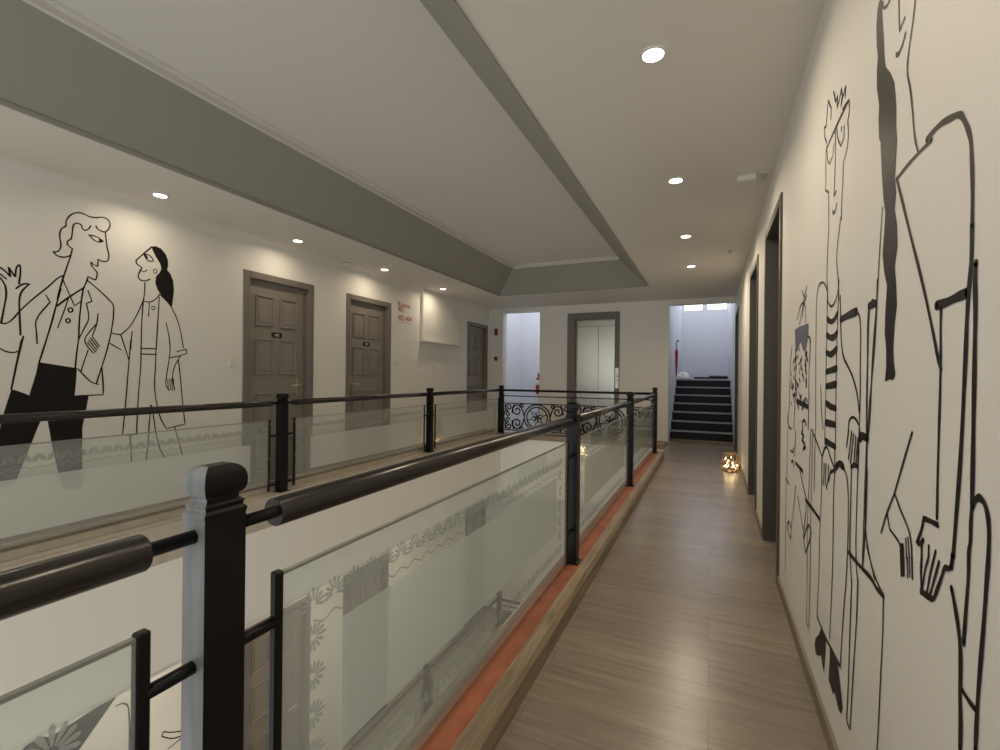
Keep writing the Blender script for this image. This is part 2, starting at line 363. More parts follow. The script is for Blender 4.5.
# ------------------------------------------------------------------ doors
def left_door(n, y0, y1, z, label, number, handle_side):
    root = empty('door_%d' % n, (XL, (y0+y1)/2, z), label, 'door', None, 'structure')
    zt = z+ZDL; fw = .075
    mb = MB()
    for a, b in ((y0, y0+fw), (y1-fw, y1)): mb.box(XL-.16, XL+.012, a, b, z, zt, bev=.006)
    mb.box(XL-.16, XL+.012, y0+fw, y1-fw, zt-fw, zt, bev=.006)
    for a, b in ((y0+fw, y0+fw+.02), (y1-fw-.05, y1-fw)): mb.box(XL-.16, XL-.05, a, b, z, zt-fw)
    mb.build('frame', M['doorframe'], root)
    a, b, xf = y0+fw+.02, y1-fw-.05, XL-.05
    leaf = B(xf-.04, xf, a, b, z+.01, zt-fw-.005).build('leaf', M['door'], root)
    wd = b-a; pw = wd*.32
    cols = ((a+wd*.12, a+wd*.12+pw), (b-wd*.13-pw, b-wd*.13)); rows = ((1.765, 2.10), (1.235, 1.625), (.66, 1.03), (.16, .52))
    for r0, r1 in rows:
        for c0, c1 in cols:
            mb = MB(); q = .016
            # a raised bead round a sunk looking field
            mb.box(xf, xf+.014, c0, c1, z+r0, z+r0+q, bev=.005).box(xf, xf+.014, c0, c1, z+r1-q, z+r1, bev=.005)
            mb.box(xf, xf+.014, c0, c0+q, z+r0+q, z+r1-q, bev=.005).box(xf, xf+.014, c1-q, c1, z+r0+q, z+r1-q, bev=.005)
            mb.box(xf, xf+.005, c0+.04, c1-.04, z+r0+.04, z+r1-.04, bev=.004)
            mb.build('panel_moulding', M['door'], leaf)
    if number:
        pc = (a+b)/2; pl = B(xf, xf+.006, pc-.07, pc+.07, z+1.65, z+1.708, bev=.004).build('number_plate', M['black'], root)
        text('plate_number', number, .04, (xf+.0075, pc, z+1.6775), M['white'], pl)
    hy = b-.06 if handle_side > 0 else a+.06
    hp = B(xf, xf+.008, hy-.022, hy+.022, z+.98, z+1.20, bev=.006).build('handle_plate', M['brass'], root)
    d = -1 if handle_side > 0 else 1
    MB().tube([(xf, hy, z+1.11), (xf+.05, hy, z+1.11), (xf+.056, hy+d*.02, z+1.11), (xf+.05, hy+d*.12, z+1.105)], .009, 10).build('lever', M['silver'], hp)
    return root
def text(name, s, size, loc, m, parent=None, align='CENTER'):
    cu = bpy.data.curves.new('t', 'FONT'); cu.body = s; cu.size = size; cu.align_x = align; cu.align_y = 'CENTER'; cu.extrude = .0008
    t = bpy.data.objects.new('t', cu); COL.objects.link(t)
    me = bpy.data.meshes.new_from_object(t.evaluated_get(bpy.context.evaluated_depsgraph_get()))
    bpy.data.objects.remove(t)
    me.transform(Matrix(((0, 0, 1), (1, 0, 0), (0, 1, 0))).to_4x4()); me.transform(Matrix.Translation(loc))
    me.materials.clear(); me.materials.append(m); me.name = name
    o = bpy.data.objects.new(name, me); COL.objects.link(o)
    if parent: o.parent = parent
    return o
left_door(1, *DOORS_L[0], 0, 'nearest taupe panelled door on the left wall, right of the drawn woman', '402', 1)
left_door(2, *DOORS_L[1], 0, 'middle taupe panelled door on the left wall, left of the red lettering', '401', -1)
left_door(3, *DOORS_L[2], 0, 'farthest taupe panelled door on the left wall, beside the back wall', None, 1)
left_door(4, *DOORS_L[0], -DROP, 'nearest taupe panelled door of the storey below, seen beside the newel post', None, 1)
left_door(5, *DOORS_L[1], -DROP, 'second taupe panelled door of the storey below, seen through etched glass', None, -1)
left_door(6, *DOORS_L[2], -DROP, 'farthest taupe panelled door of the storey below', None, 1)
def right_door(n, y0, y1, label):
    root = empty('door_%d' % n, (XW, (y0+y1)/2, 0), label, 'door', None, 'structure'); fw = .06
    mb = MB()
    for a, b in ((y0, y0+fw), (y1-fw, y1)): mb.box(XW-.012, XW+.16, a, b, 0, ZDR, bev=.005)
    mb.box(XW-.012, XW+.16, y0+fw, y1-fw, ZDR-fw, ZDR, bev=.005)
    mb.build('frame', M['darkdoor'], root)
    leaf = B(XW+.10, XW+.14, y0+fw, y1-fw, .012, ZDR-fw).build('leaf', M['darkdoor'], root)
    for r0, r1 in ((1.75, 2.1), (1.2, 1.6), (.2, 1.0)):
        for c0, c1 in ((y0+.15, (y0+y1)/2-.05), ((y0+y1)/2+.05, y1-.15)):
            q = .016; m2 = MB().box(XW+.088, XW+.10, c0, c1, r0, r0+q).box(XW+.088, XW+.10, c0, c1, r1-q, r1).box(XW+.088, XW+.10, c0, c0+q, r0, r1).box(XW+.088, XW+.10, c1-q, c1, r0, r1)
            m2.build('panel_moulding', M['darkdoor'], leaf)
    MB().lathe((XW+.085, y0+.13, 1.05), [(.008, .0), (.008, .01)], 12, 0).tube([(XW+.10, y0+.13, 1.05), (XW+.05, y0+.13, 1.05), (XW+.045, y0+.23, 1.05)], .009).build('lever', M['silver'], root)
for i, (a, b) in enumerate(DOORS_R):
    right_door(7+i, a, b, ('nearest dark recessed doorway on the right wall, beside the drawn child', 'middle dark recessed doorway on the right wall', 'farthest dark doorway on the right wall, near the stairs')[i])

# ------------------------------------------------------------------ lift in the back wall
lift = empty('elevator', (-2.148, YB, 0), 'steel two-leaf lift doors in a wide dark taupe frame on the back wall', 'elevator')
mb = MB().box(-2.67, -2.517, YB-.02, YB+.12, 0, 2.517, bev=.005).box(-1.72, -1.626, YB-.02, YB+.12, 0, 2.517, bev=.005).box(-2.517, -1.72, YB-.02, YB+.12, 2.375, 2.517, bev=.005)
mb.build('frame', M['doorframe'], lift)
for a, b in ((-2.50, -2.062), (-2.058, -1.735)): B(a-.017 if a < -2.4 else a, b, YB+.10, YB+.13, .01, 2.25, bev=.003).build('door_panel', M['steel'], lift)
B(-2.517, -1.72, YB+.10, YB+.13, 2.254, 2.375).build('top_panel', M['steel'], lift)
cp = B(-1.705, -1.632, YB-.035, YB-.02, 1.02, 1.42, bev=.004).build('call_panel', M['silver'], lift)
for z in (1.18, 1.26): MB().lathe((-1.668, YB-.04, z), [(.014, 0), (.014, .005)], 14, 1).build('call_button', M['grey'], cp)

# ------------------------------------------------------------------ glass balustrades
def palmette(vs, fs, cy, cz, ax, ay, r, X):
    """one fan shaped etched motif; (ax, ay) is its up direction in the (y, z) plane of the pane"""
    def P(u, v): return (X, cy+u*ay+v*ax, cz-u*ax+v*ay)
    n = 9
    for k in range(n):
        t = math.radians(-105+210*k/(n-1)); L = r*(1-.16*abs(math.sin(t))); dx, dy = math.sin(t), math.cos(t); wd = r*.105
        i = len(vs); nx, ny = dy, -dx
        for s_, w_ in ((.22, .35), (.55, .8), (.85, 1.0), (1.0, .45)):
            vs.append(P(dx*L*s_+nx*wd*w_, dy*L*s_+ny*wd*w_)); vs.append(P(dx*L*s_-nx*wd*w_, dy*L*s_-ny*wd*w_))
        for q in range(3): fs.append((i+2*q, i+2*q+1, i+2*q+3, i+2*q+2))
    for sgn in (-1, 1):      # two little volutes at the foot
        i = len(vs); m = 12
        for q in range(m+1):
            t = q/m*5.2; rr = r*(.24-.13*q/m)
            for o_ in (.9, 1.1): vs.append(P(sgn*(r*.27)+sgn*math.cos(t)*rr*o_, -r*.22+math.sin(t)*rr*o_))
        for q in range(m): fs.append((i+2*q, i+2*q+1, i+2*q+3, i+2*q+2))
def glass_panel(root, X, y0, y1, z0, z1, face, edge=.18, zf0=None, zf1=None, zb=None, foot=True):
    """pane + frosted field + etched palmette border; `face` is the side of the pane the film is on"""
    pane = B(X-.005, X+.005, y0, y1, z0, z1).build('glass_panel', M['glass'], root)
    B(X-.0052, X+.0052, y0, y1, z1-.003, z1+.003).build('polished_edge', M['edge'], pane)
    xf = X+face*.0065
    zf0 = zf0 or z0+.23; zf1 = zf1 or z1-.18; zb = zb or z1-.10
    MB().add([(xf, y0+edge, zf0), (xf, y1-edge, zf0), (xf, y1-edge, zf1), (xf, y0+edge, zf1)], [(0, 1, 2, 3)]).build('frosted_field', M['frost'], pane)
    vs, fs = [], []; xm = X+face*.0075; r = .038
    n = max(2, round((y1-y0-.2)/.064)); e = .095
    for k in range(n+1): palmette(vs, fs, y0+e+(y1-y0-2*e)*k/n, zb-.012, 0, 1, r, xm)
    if foot:
        for k in range(n+1): palmette(vs, fs, y0+e+(y1-y0-2*e)*k/n, z0+.10, 0, 1, r*.9, xm)
    nz = max(2, round((zb-z0-.2)/.064))
    for k in range(1, nz): 
        z = z0+.10+(zb-z0-.10)*k/nz
        palmette(vs, fs, y0+e, z, 1, 0, r, xm); palmette(vs, fs, y1-e, z, -1, 0, r, xm)
    for z in (zb-.055,):     # stem line joining the fans
        m = n*6; i = len(vs)
        for k in range(m+1):
            y = y0+e+(y1-y0-2*e)*k/m; zz = z+.007*math.cos(k/6*2*math.pi)
            vs += [(xm, y, zz-.0022), (xm, y, zz+.0022)]
        for k in range(m): fs.append((i+2*k, i+2*k+1, i+2*k+3, i+2*k+2))
    MB().add(vs, fs).build('etched_border', M['etch'], pane)
    return pane
def post(root, X, Y, z0, ztop, h=.036, detail=True, front=False, dx=0.0):
    """square newel with stepped neck and cushion cap"""
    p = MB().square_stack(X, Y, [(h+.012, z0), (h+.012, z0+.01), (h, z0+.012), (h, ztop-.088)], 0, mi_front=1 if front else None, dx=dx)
    po = p.build('post', [M['iron'], M['scuffed_sheen']], root)
    c = MB(); z = ztop-.088
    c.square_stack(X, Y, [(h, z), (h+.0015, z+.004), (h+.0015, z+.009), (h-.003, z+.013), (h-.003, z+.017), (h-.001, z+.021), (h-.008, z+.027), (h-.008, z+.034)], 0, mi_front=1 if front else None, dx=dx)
    # cushion: round ended roll, bulging past the shaft on the long side
    prof = [(-.009, .034), (-.004, .036), (-.0005, .042), (.0015, .050), (.002, .059), (.0012, .067), (-.001, .074), (-.004, .079), (-.009, .0835), (-.015, .086)]
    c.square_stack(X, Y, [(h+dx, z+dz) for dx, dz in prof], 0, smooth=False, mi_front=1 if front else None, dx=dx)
    c.build('post_cap', [M['iron'], M['scuffed_sheen']], po)
    return po
def bay(root, X, y0, y1, zr, sleeve_gap,  zbars, r=.028, film=1, stile=True, gz=(.15, .865), base_z=.1, g=(.135, .135), **kw):
    """one bay between posts at y0 and y1: hand rail, two stiles, tie bars and the glass"""
    a, b = y0+sleeve_gap[0], y1-sleeve_gap[1]
    hr = MB().tube([(X, y0, zr), (X, y1, zr)], .0115, 12).build('rail_core', M['iron'], root)
    s = MB(); n = 5; s.tube([(X, a, zr), (X, a+.003, zr), (X, b-.003, zr), (X, b, zr)], [r*.93, r, r, r*.93], 24)
    s.build('handrail_sleeve', M['rail'], root)
    for y, sg in ((y0+g[0], 1), (y1-g[1], -1)):
        st = B(X-.009, X+.009, y-.010, y+.010, base_z+.03, gz[1]+.008, bev=.003).build('stile', M['iron'], root)
        for z in zbars: MB().tube([(X, y-sg*.004, z), (X, y0 if sg > 0 else y1, z)], .011, 10).build('tie_bar', M['iron'], st)
        for z in (gz[1]-.03, gz[1]-.33): MB().lathe((X+.009*film, y, z), [(.004, -.001), (.004, .002)], 8, 0).build('screw', M['silver'], st)
    return glass_panel(root, X, y0+g[0]+.006, y1-g[1]-.006, gz[0], gz[1], film, **kw)
rb = empty('glass_balustrade', (XR, 2.8, .098), 'near black balustrade with etched glass panels on the orange kerb of the right corridor', 'balustrade')
RP = [-1.82, .538, 2.845, 5.095, 7.47]
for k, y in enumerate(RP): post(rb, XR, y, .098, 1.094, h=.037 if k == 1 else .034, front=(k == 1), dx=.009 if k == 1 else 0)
for k in range(4): bay(rb, XR, RP[k], RP[k+1], .978, ((.1, .113), (.118, .10), (.06, .05), (.05, .05))[k], (.762, .30), r=.028, film=-1, g=(.128 if k == 1 else .135, .114 if k == 0 else .135), gz=(.15, .852), base_z=.098, zf0=.37, zf1=.68, zb=.76)
lb = empty('glass_balustrade', (XB, 4.2, .19), 'far black balustrade with etched glass panels along the left walkway', 'balustrade')
LP = [-1.80, .61, 3.035, 5.456, 7.85]
for k, y in enumerate(LP): post(lb, XB, y, .19, 1.072, h=.036)
for k in range(4): bay(lb, XB, LP[k], LP[k+1], .985, (.115, .115), (.70, .27), r=.026, film=1, gz=(.283, .835), base_z=.19, zf0=.34, zf1=.65, zb=.757, foot=False)

# scrolled iron balustrade at the far end of the void
def spiral(cx, cz, r0, r1, a0, a1, n=26):
    return [(cx+(r0+(r1-r0)*k/n)*math.cos(a0+(a1-a0)*k/n), cz+(r0+(r1-r0)*k/n)*math.sin(a0+(a1-a0)*k/n)) for k in range(n+1)]
def iron_balustrade(z0, label):
    Y = 7.76; xa, xb = XB+.035, XR-.03
    root = empty('iron_balustrade', ((xa+xb)/2, Y, z0), label, 'balustrade', None)
    zf = z0-.205
    MB().tube([(xa, Y, zf+.985), (xb, Y, zf+.985)], .020, 14).build('handrail', M['iron'], root)
    for z in (.885, .755, .275): B(xa, xb, Y-.009, Y+.009, zf+z-.009, zf+z+.009, bev=.003).build('crossbar', M['iron'], root)
    n = 2; wd = (xb-xa-.10)/n
    for k in range(n+1):
        x = xa+.05+wd*k
        B(x-.009, x+.009, Y-.009, Y+.009, zf+.205, zf+.885, bev=.002).build('upright', M['iron'], root)
    zc = zf+.515
    for k in range(n):
        cx = xa+.05+wd*(k+.5); mb = MB()
        def put(p, r=.0125): mb.tube([(x, Y, z) for x, z in p], r, 8)
        for R_ in (.238, .190): put([(cx+R_*math.cos(t*math.pi/24), zc+R_*.96*math.sin(t*math.pi/24)) for t in range(49)])
        for q in range(6):          # flower in the ring
            t = q*math.pi/3+.3; dx, dz = math.cos(t), math.sin(t)
            put([(cx+dx*.01, zc+dz*.01), (cx+dx*.06-dz*.03, zc+dz*.06+dx*.03), (cx+dx*.125, zc+dz*.125), (cx+dx*.06+dz*.03, zc+dz*.06-dx*.03), (cx+dx*.01, zc+dz*.01)], .011)
            put([(cx+dx*.12, zc+dz*.12), (cx+dx*.185, zc+dz*.18)], .008)
        for sx in (-1, 1):
            for sz in (-1, 1):
                def sp(px, pz, r0, r1, a0, a1): put([(cx+sx*(px+x), zc+sz*(pz+z)) for x, z in spiral(0, 0, r0, r1, a0, a1, 34)])
                sp(.375, .115, .105, .018, 2.6, -7.0)
                sp(.535, .165, .068, .014, -1.4, 7.2)
                sp(.545, .045, .045, .010, 1.7, -5.0)
                sp(.285, .195, .042, .010, -.6, 6.4)
                put([(cx+sx*.24, zc+sz*.02), (cx+sx*.27, zc+sz*.12), (cx+sx*.33, zc+sz*.215)])
                put([(cx+sx*.47, zc+sz*.06), (cx+sx*.465, zc+sz*.15), (cx+sx*.43, zc+sz*.225)])
                put([(cx+sx*(wd/2-.008), zc+sz*.02), (cx+sx*.60, zc+sz*.11), (cx+sx*.605, zc+sz*.225)])
        mb.build('scrollwork', M['iron'], root)
    return root
iron_balustrade(.205, 'black iron balustrade with scrolled ironwork in front of the lift')
iron_balustrade(.205-DROP, 'black iron scrollwork balustrade of the storey below, seen through the glass')
cp_ = copy_tree(lb); cp_.location.z -= DROP; cp_['label'] = 'glass balustrade of the storey below, seen dimly through the near glass'

# ------------------------------------------------------------------ stairs
st = empty('staircase', (-.17, 9.76, 0), 'black granite staircase with pale nosings rising at the end of the corridor', 'staircase')
MB().box(-.728, XW-.002, 9.75, 9.80, 0, .05).build('kick_strip', M['trimwood_x'], st)
for k in range(7):
    z = .05+.165*k; y = 9.76+.28*k; last = 13.3 if k == 6 else y+.30
    s = B(-.728, XW-.002, y, last-.005, z, z+.165).build('step', M['granite'], st)
    B(-.727, XW-.003, y-.018, y+.035, z+.142, z+.168, bev=.004).build('nosing', M['nosing'], s)
    if k == 0: B(-.728, XW-.002, y+.001, y+.3, 0, .05).build('step_base', M['granite'], st)
B(-.728, XW-.002, 10.0, 13.29, -.3, .0).build('stair_base', M['granite'], st)

# small things round the stairs
def lathe_thing(name, c, prof, m, label, cat, **k): return tag(MB().lathe(c, prof, **k).build(name, m), label, cat)
u = empty('umbrella', (-.70, 11.0, 1.26), 'narrow furled red umbrella with dark handle on the left stairwell wall', 'umbrella')
MB().lathe((-.70, 11.0, 1.26), [(.006, 0), (.014, .04), (.022, .2), (.03, .45), (.036, .54), (.02, .60), (.008, .63)], 16).build('canopy', M['redcloth'], u)
MB().tube([(-.70, 11.0, 1.27), (-.70, 11.0, 2.02), (-.695, 11.0, 2.05), (-.68, 11.0, 2.065), (-.665, 11.0, 2.05), (-.662, 11.0, 2.02)], .010, 10).build('handle', M['black'], u)
B(-.73, -.69, 10.99, 11.01, 1.97, 1.985).build('wall_hook', M['silver'], u)
lid = empty('dome_cover', (-.60, 11.8, 1.21), 'white domed cover with dark centre on the stair landing', 'cover')
MB().lathe((-.60, 11.8, 1.21), [(.17, 0), (.172, .012), (.160, .05), (.13, .10), (.085, .145), (.03, .168), (.004, .17)], 28).build('shell', M['white'], lid)
MB().lathe((-.60, 11.672, 1.30), [(.0, -.0), (.028, -.004), (.028, .012), (.01, .014)], 14, 1).build('centre_knob', M['grey'], lid)
for i, (x0, x1, y, r) in enumerate(((-.35, .0, 11.72, .028), (-.02, .33, 11.86, .045))):
    n = 20; pts = [(x0+(x1-x0)*k/n, y+.02*math.sin(k*1.3), 1.212+r) for k in range(n+1)]
    tag(MB().tube(pts, [r*(.8+.2*math.sin(k*2.1+i)) for k in range(n+1)], 10).build('rolled_mat', M['black']), ('thin dark rolled mat in the middle of the stair landing', 'thick dark rolled mat at the right of the stair landing')[i], 'mat')

# glowing wire baskets of fairy lights
rnd = random.Random(7)
def light_basket(x, y, r, h, label, power):
    root = empty('light_basket', (x, y, 0.0), label, 'lantern', 'glowing fairy light baskets')
    mb = MB()
    for k in range(9):
        for sg in (1, -1):
            mb.tube([(r*(.62+.44*math.sin(math.pi*(.12+.72*q/10)))*math.cos(2*math.pi*k/9+sg*q*.09), r*(.62+.44*math.sin(math.pi*(.12+.72*q/10)))*math.sin(2*math.pi*k/9+sg*q*.09), .006+h*q/10) for q in range(11)], .0035, 6)
    for z in (.006, h*.5, h+.004): mb.tube([(r*(.82 if z != h*.5 else 1.06)*math.cos(t*math.pi/12), r*(.82 if z != h*.5 else 1.06)*math.sin(t*math.pi/12), z) for t in range(24)], .006, 6, closed=True)
    mb.build('wire_basket', M['wire'], root, world=False)
    MB().lathe((0, 0, 0), [(r*.8, .003), (r*.8, .012)], 20).build('basket_floor', M['wire'], root, world=False)
    for k in range(16):
        a = rnd.uniform(0, 6.28); rr = r*rnd.uniform(.45, .85); z = h*rnd.uniform(.15, .8)
        MB().lathe((rr*math.cos(a), rr*math.sin(a), z), [(.002, -.010), (.006, -.005), (.008, 0), (.006, .006), (.002, .010)], 8).build('fairy_bulb', M['bulb'], root, world=False)
    ld = bpy.data.lights.new('basket glow', 'POINT'); ld.energy = power; ld.color = (1, .72, .38); ld.shadow_soft_size = .05
    lo = bpy.data.objects.new('basket_glow', ld); COL.objects.link(lo); lo.parent = root; lo.location = (0, 0, h*.55)
light_basket(.245, 7.0, .105, .23, 'glowing wire basket of fairy lights on the corridor floor by the right wall', .5)
light_basket(-4.12, 6.75, .10, .22, 'glowing wire basket of fairy lights on the left walkway, seen through glass', .5)

# ------------------------------------------------------------------ ceiling lights and fittings
names = ('nearest', 'second', 'third', 'farthest')
def downlight(x, y, z, label, group, power=LAMP_W):
    root = empty('ceiling_downlight', (x, y, z), label, 'ceiling light', group)
    r = .047
    MB().lathe((0, 0, 0), [(r+.012, 0), (r+.012, -.004), (r+.006, -.008), (r, -.008), (r-.004, -.002), (r-.004, .0)], 28).build('trim_ring', M['white'], root, world=False)
    MB().lathe((0, 0, -.003), [(r-.003, -.001), (r-.003, -.004)], 28).build('lens', M['lamp'], root, world=False)
    ld = bpy.data.lights.new('downlight', 'AREA'); ld.shape = 'DISK'; ld.size = .10; ld.energy = power; ld.color = LAMP_COL; ld.spread = math.radians(165)
    lo = bpy.data.objects.new('downlight_lamp', ld); COL.objects.link(lo); lo.parent = root; lo.location = (0, 0, -.012)
for k, y in enumerate((2.178, 3.641, 5.123, 6.534)): downlight(-.249, y, ZC, names[k]+' of the four lit downlights over the right corridor', 'downlights over the right corridor', LAMP_W*(1.2, 1.5, 2.1, 2.8)[k])
for k, y in enumerate((2.34, 3.733, 5.216, 6.757)): downlight(-4.10, y, ZC, names[k]+' of the four lit downlights over the left walkway', 'downlights over the left walkway', LAMP_W*(.45, .5, .6, .7)[k])
for k, y in enumerate((.72, -.75)):
    downlight(-.249, y, ZC, ('first', 'second')[k]+' downlight behind the viewpoint over the right corridor', 'downlights behind the viewpoint')
    downlight(-4.10, y, ZC, ('first', 'second')[k]+' downlight behind the viewpoint over the left walkway', 'downlights behind the viewpoint')
for k, y in enumerate((.4, 2.3, 4.2, 6.1)):
    downlight(-3.8, y, -.86, names[k]+' downlight over the lower left walkway', 'downlights of the storey below', LAMP_W*1.1)
    downlight(-.25, y, -.86, names[k]+' downlight over the lower right walkway', 'downlights of the storey below', LAMP_W*1.1)

sd = empty('ceiling_sensor', (.215, 3.76, ZC), 'white box shaped detector on the right corridor ceiling with a small nozzle beside it', 'detector')
MB().box(-.065, .065, -.05, .05, -.045, 0, bev=.012).build('housing', M['white'], sd, world=False)
MB().lathe((.115, 0.02, 0), [(.022, 0), (.022, -.006), (.010, -.008), (.008, -.03), (.018, -.032), (.018, -.036)], 16).build('nozzle', M['silver'], sd, world=False)
for x, y, lb_ in ((-4.33, 4.75, 'round smoke detector on the left walkway ceiling beyond the nearest door'),):
    s_ = empty('smoke_detector', (x, y, ZC), lb_, 'detector')
    MB().lathe((0, 0, 0), [(.055, 0), (.055, -.012), (.045, -.03), (.02, -.036)], 24).build('dome', M['white'], s_, world=False)
    MB().lathe((0, 0, 0), [(.060, 0), (.060, -.006)], 24).build('base_ring', M['grey'], s_, world=False)
s_ = empty('sprinkler', (.18, 5.9, ZC), 'small sprinkler head on the corridor ceiling past the third downlight', 'sprinkler')
MB().lathe((0, 0, 0), [(.03, 0), (.03, -.004), (.01, -.006), (.008, -.025), (.02, -.027), (.02, -.03)], 16).build('head', M['silver'], s_, world=False)

# wall fittings
def switch(name, X, y, z, label, m, cat='switch'):
    r = empty(name, (X, y, z), label, cat)
    B(X, X+.008, y-.043, y+.043, z-.043, z+.043, bev=.004).build('plate', m, r)
    for d in (-.018, .018): B(X+.008, X+.012, y+d-.014, y+d+.014, z-.024, z+.024, bev=.003).build('rocker', m, r)
switch('light_switch', XL, 3.237, 1.345, 'white light switch left of the nearest left door', M['white'])
switch('light_switch', XL, 5.98, 1.42, 'white light switch right of the middle left door', M['white'])
switch('light_switch', XL, 7.05, 1.38, 'white switch plate on the left wall below the boxed-in casing', M['white'])
bx = empty('duct_casing', (XL, 7.2, 1.83), 'white boxed-in casing under the ceiling on the left wall', 'casing')
B(XL+.001, XL+.05, 6.62, 7.83, 1.83, ZC-.002).build('box_face', M['wall'], bx)
B(XL+.001, XL+.10, 6.60, 7.85, 1.80, 1.83).build('bottom_board', M['ceil'], bx)
sg = empty('wall_lettering', (XL+.001, 6.0, 2.1), 'red lettering giving room numbers on the left wall, right of the middle door', 'sign')
for s_, z in (('Rooms', 2.345), ('401', 2.265), ('402-404', 2.135)):
    t_ = text('lettering', s_, .115, (XL+.0022, 5.99, z), M['red'], sg, 'LEFT'); t_.location = -sg.location
B(XL, XL+.0015, 5.99, 6.38, 2.068, 2.074).build('underline', M['red'], sg)
for z, h_, n_, lb_ in ((2.19, .075, 'alarm_sounder', 'small red alarm sounder high on the wall beside the farthest left door'), (1.61, .045, 'alarm_call_point', 'small red alarm call point below the red sounder')):
    r_ = empty(n_, (-4.28, YB, z), lb_, 'alarm')
    B(-4.295, -4.225, YB-.03, YB, z-h_, z+h_, bev=.006).build('case', M['redpaint'], r_)
    B(-4.285, -4.235, YB-.034, YB-.03, z-.015, z+.04, bev=.002).build('face_plate', M['black'], r_)
ex = empty('fire_extinguisher', (-3.93, 11.09, .80), 'red fire extinguisher with white label on the passage wall', 'extinguisher')
MB().lathe((-3.93, 11.09, .80), [(.06, 0), (.075, .02), (.075, .34), (.06, .39), (.03, .42), (.025, .45)], 20).build('cylinder', M['redpaint'], ex)
MB().lathe((-3.93, 11.09, 1.02), [(.0765, 0), (.0765, .12)], 20).build('paper_label', M['white'], ex)
MB().box(-3.96, -3.90, 11.07, 11.11, 1.25, 1.28).tube([(-3.93, 11.09, 1.28), (-3.93, 11.05, 1.31), (-3.93, 10.98, 1.32)], .01, 8).build('valve_lever', M['black'], ex)
MB().tube([(-3.91, 11.07, 1.26), (-3.85, 11.05, 1.22), (-3.84, 11.04, 1.05), (-3.85, 11.04, .95)], .012, 8).build('hose', M['black'], ex)
B(-3.97, -3.89, 11.16, 11.20, 1.0, 1.1).build('wall_bracket', M['grey'], ex)

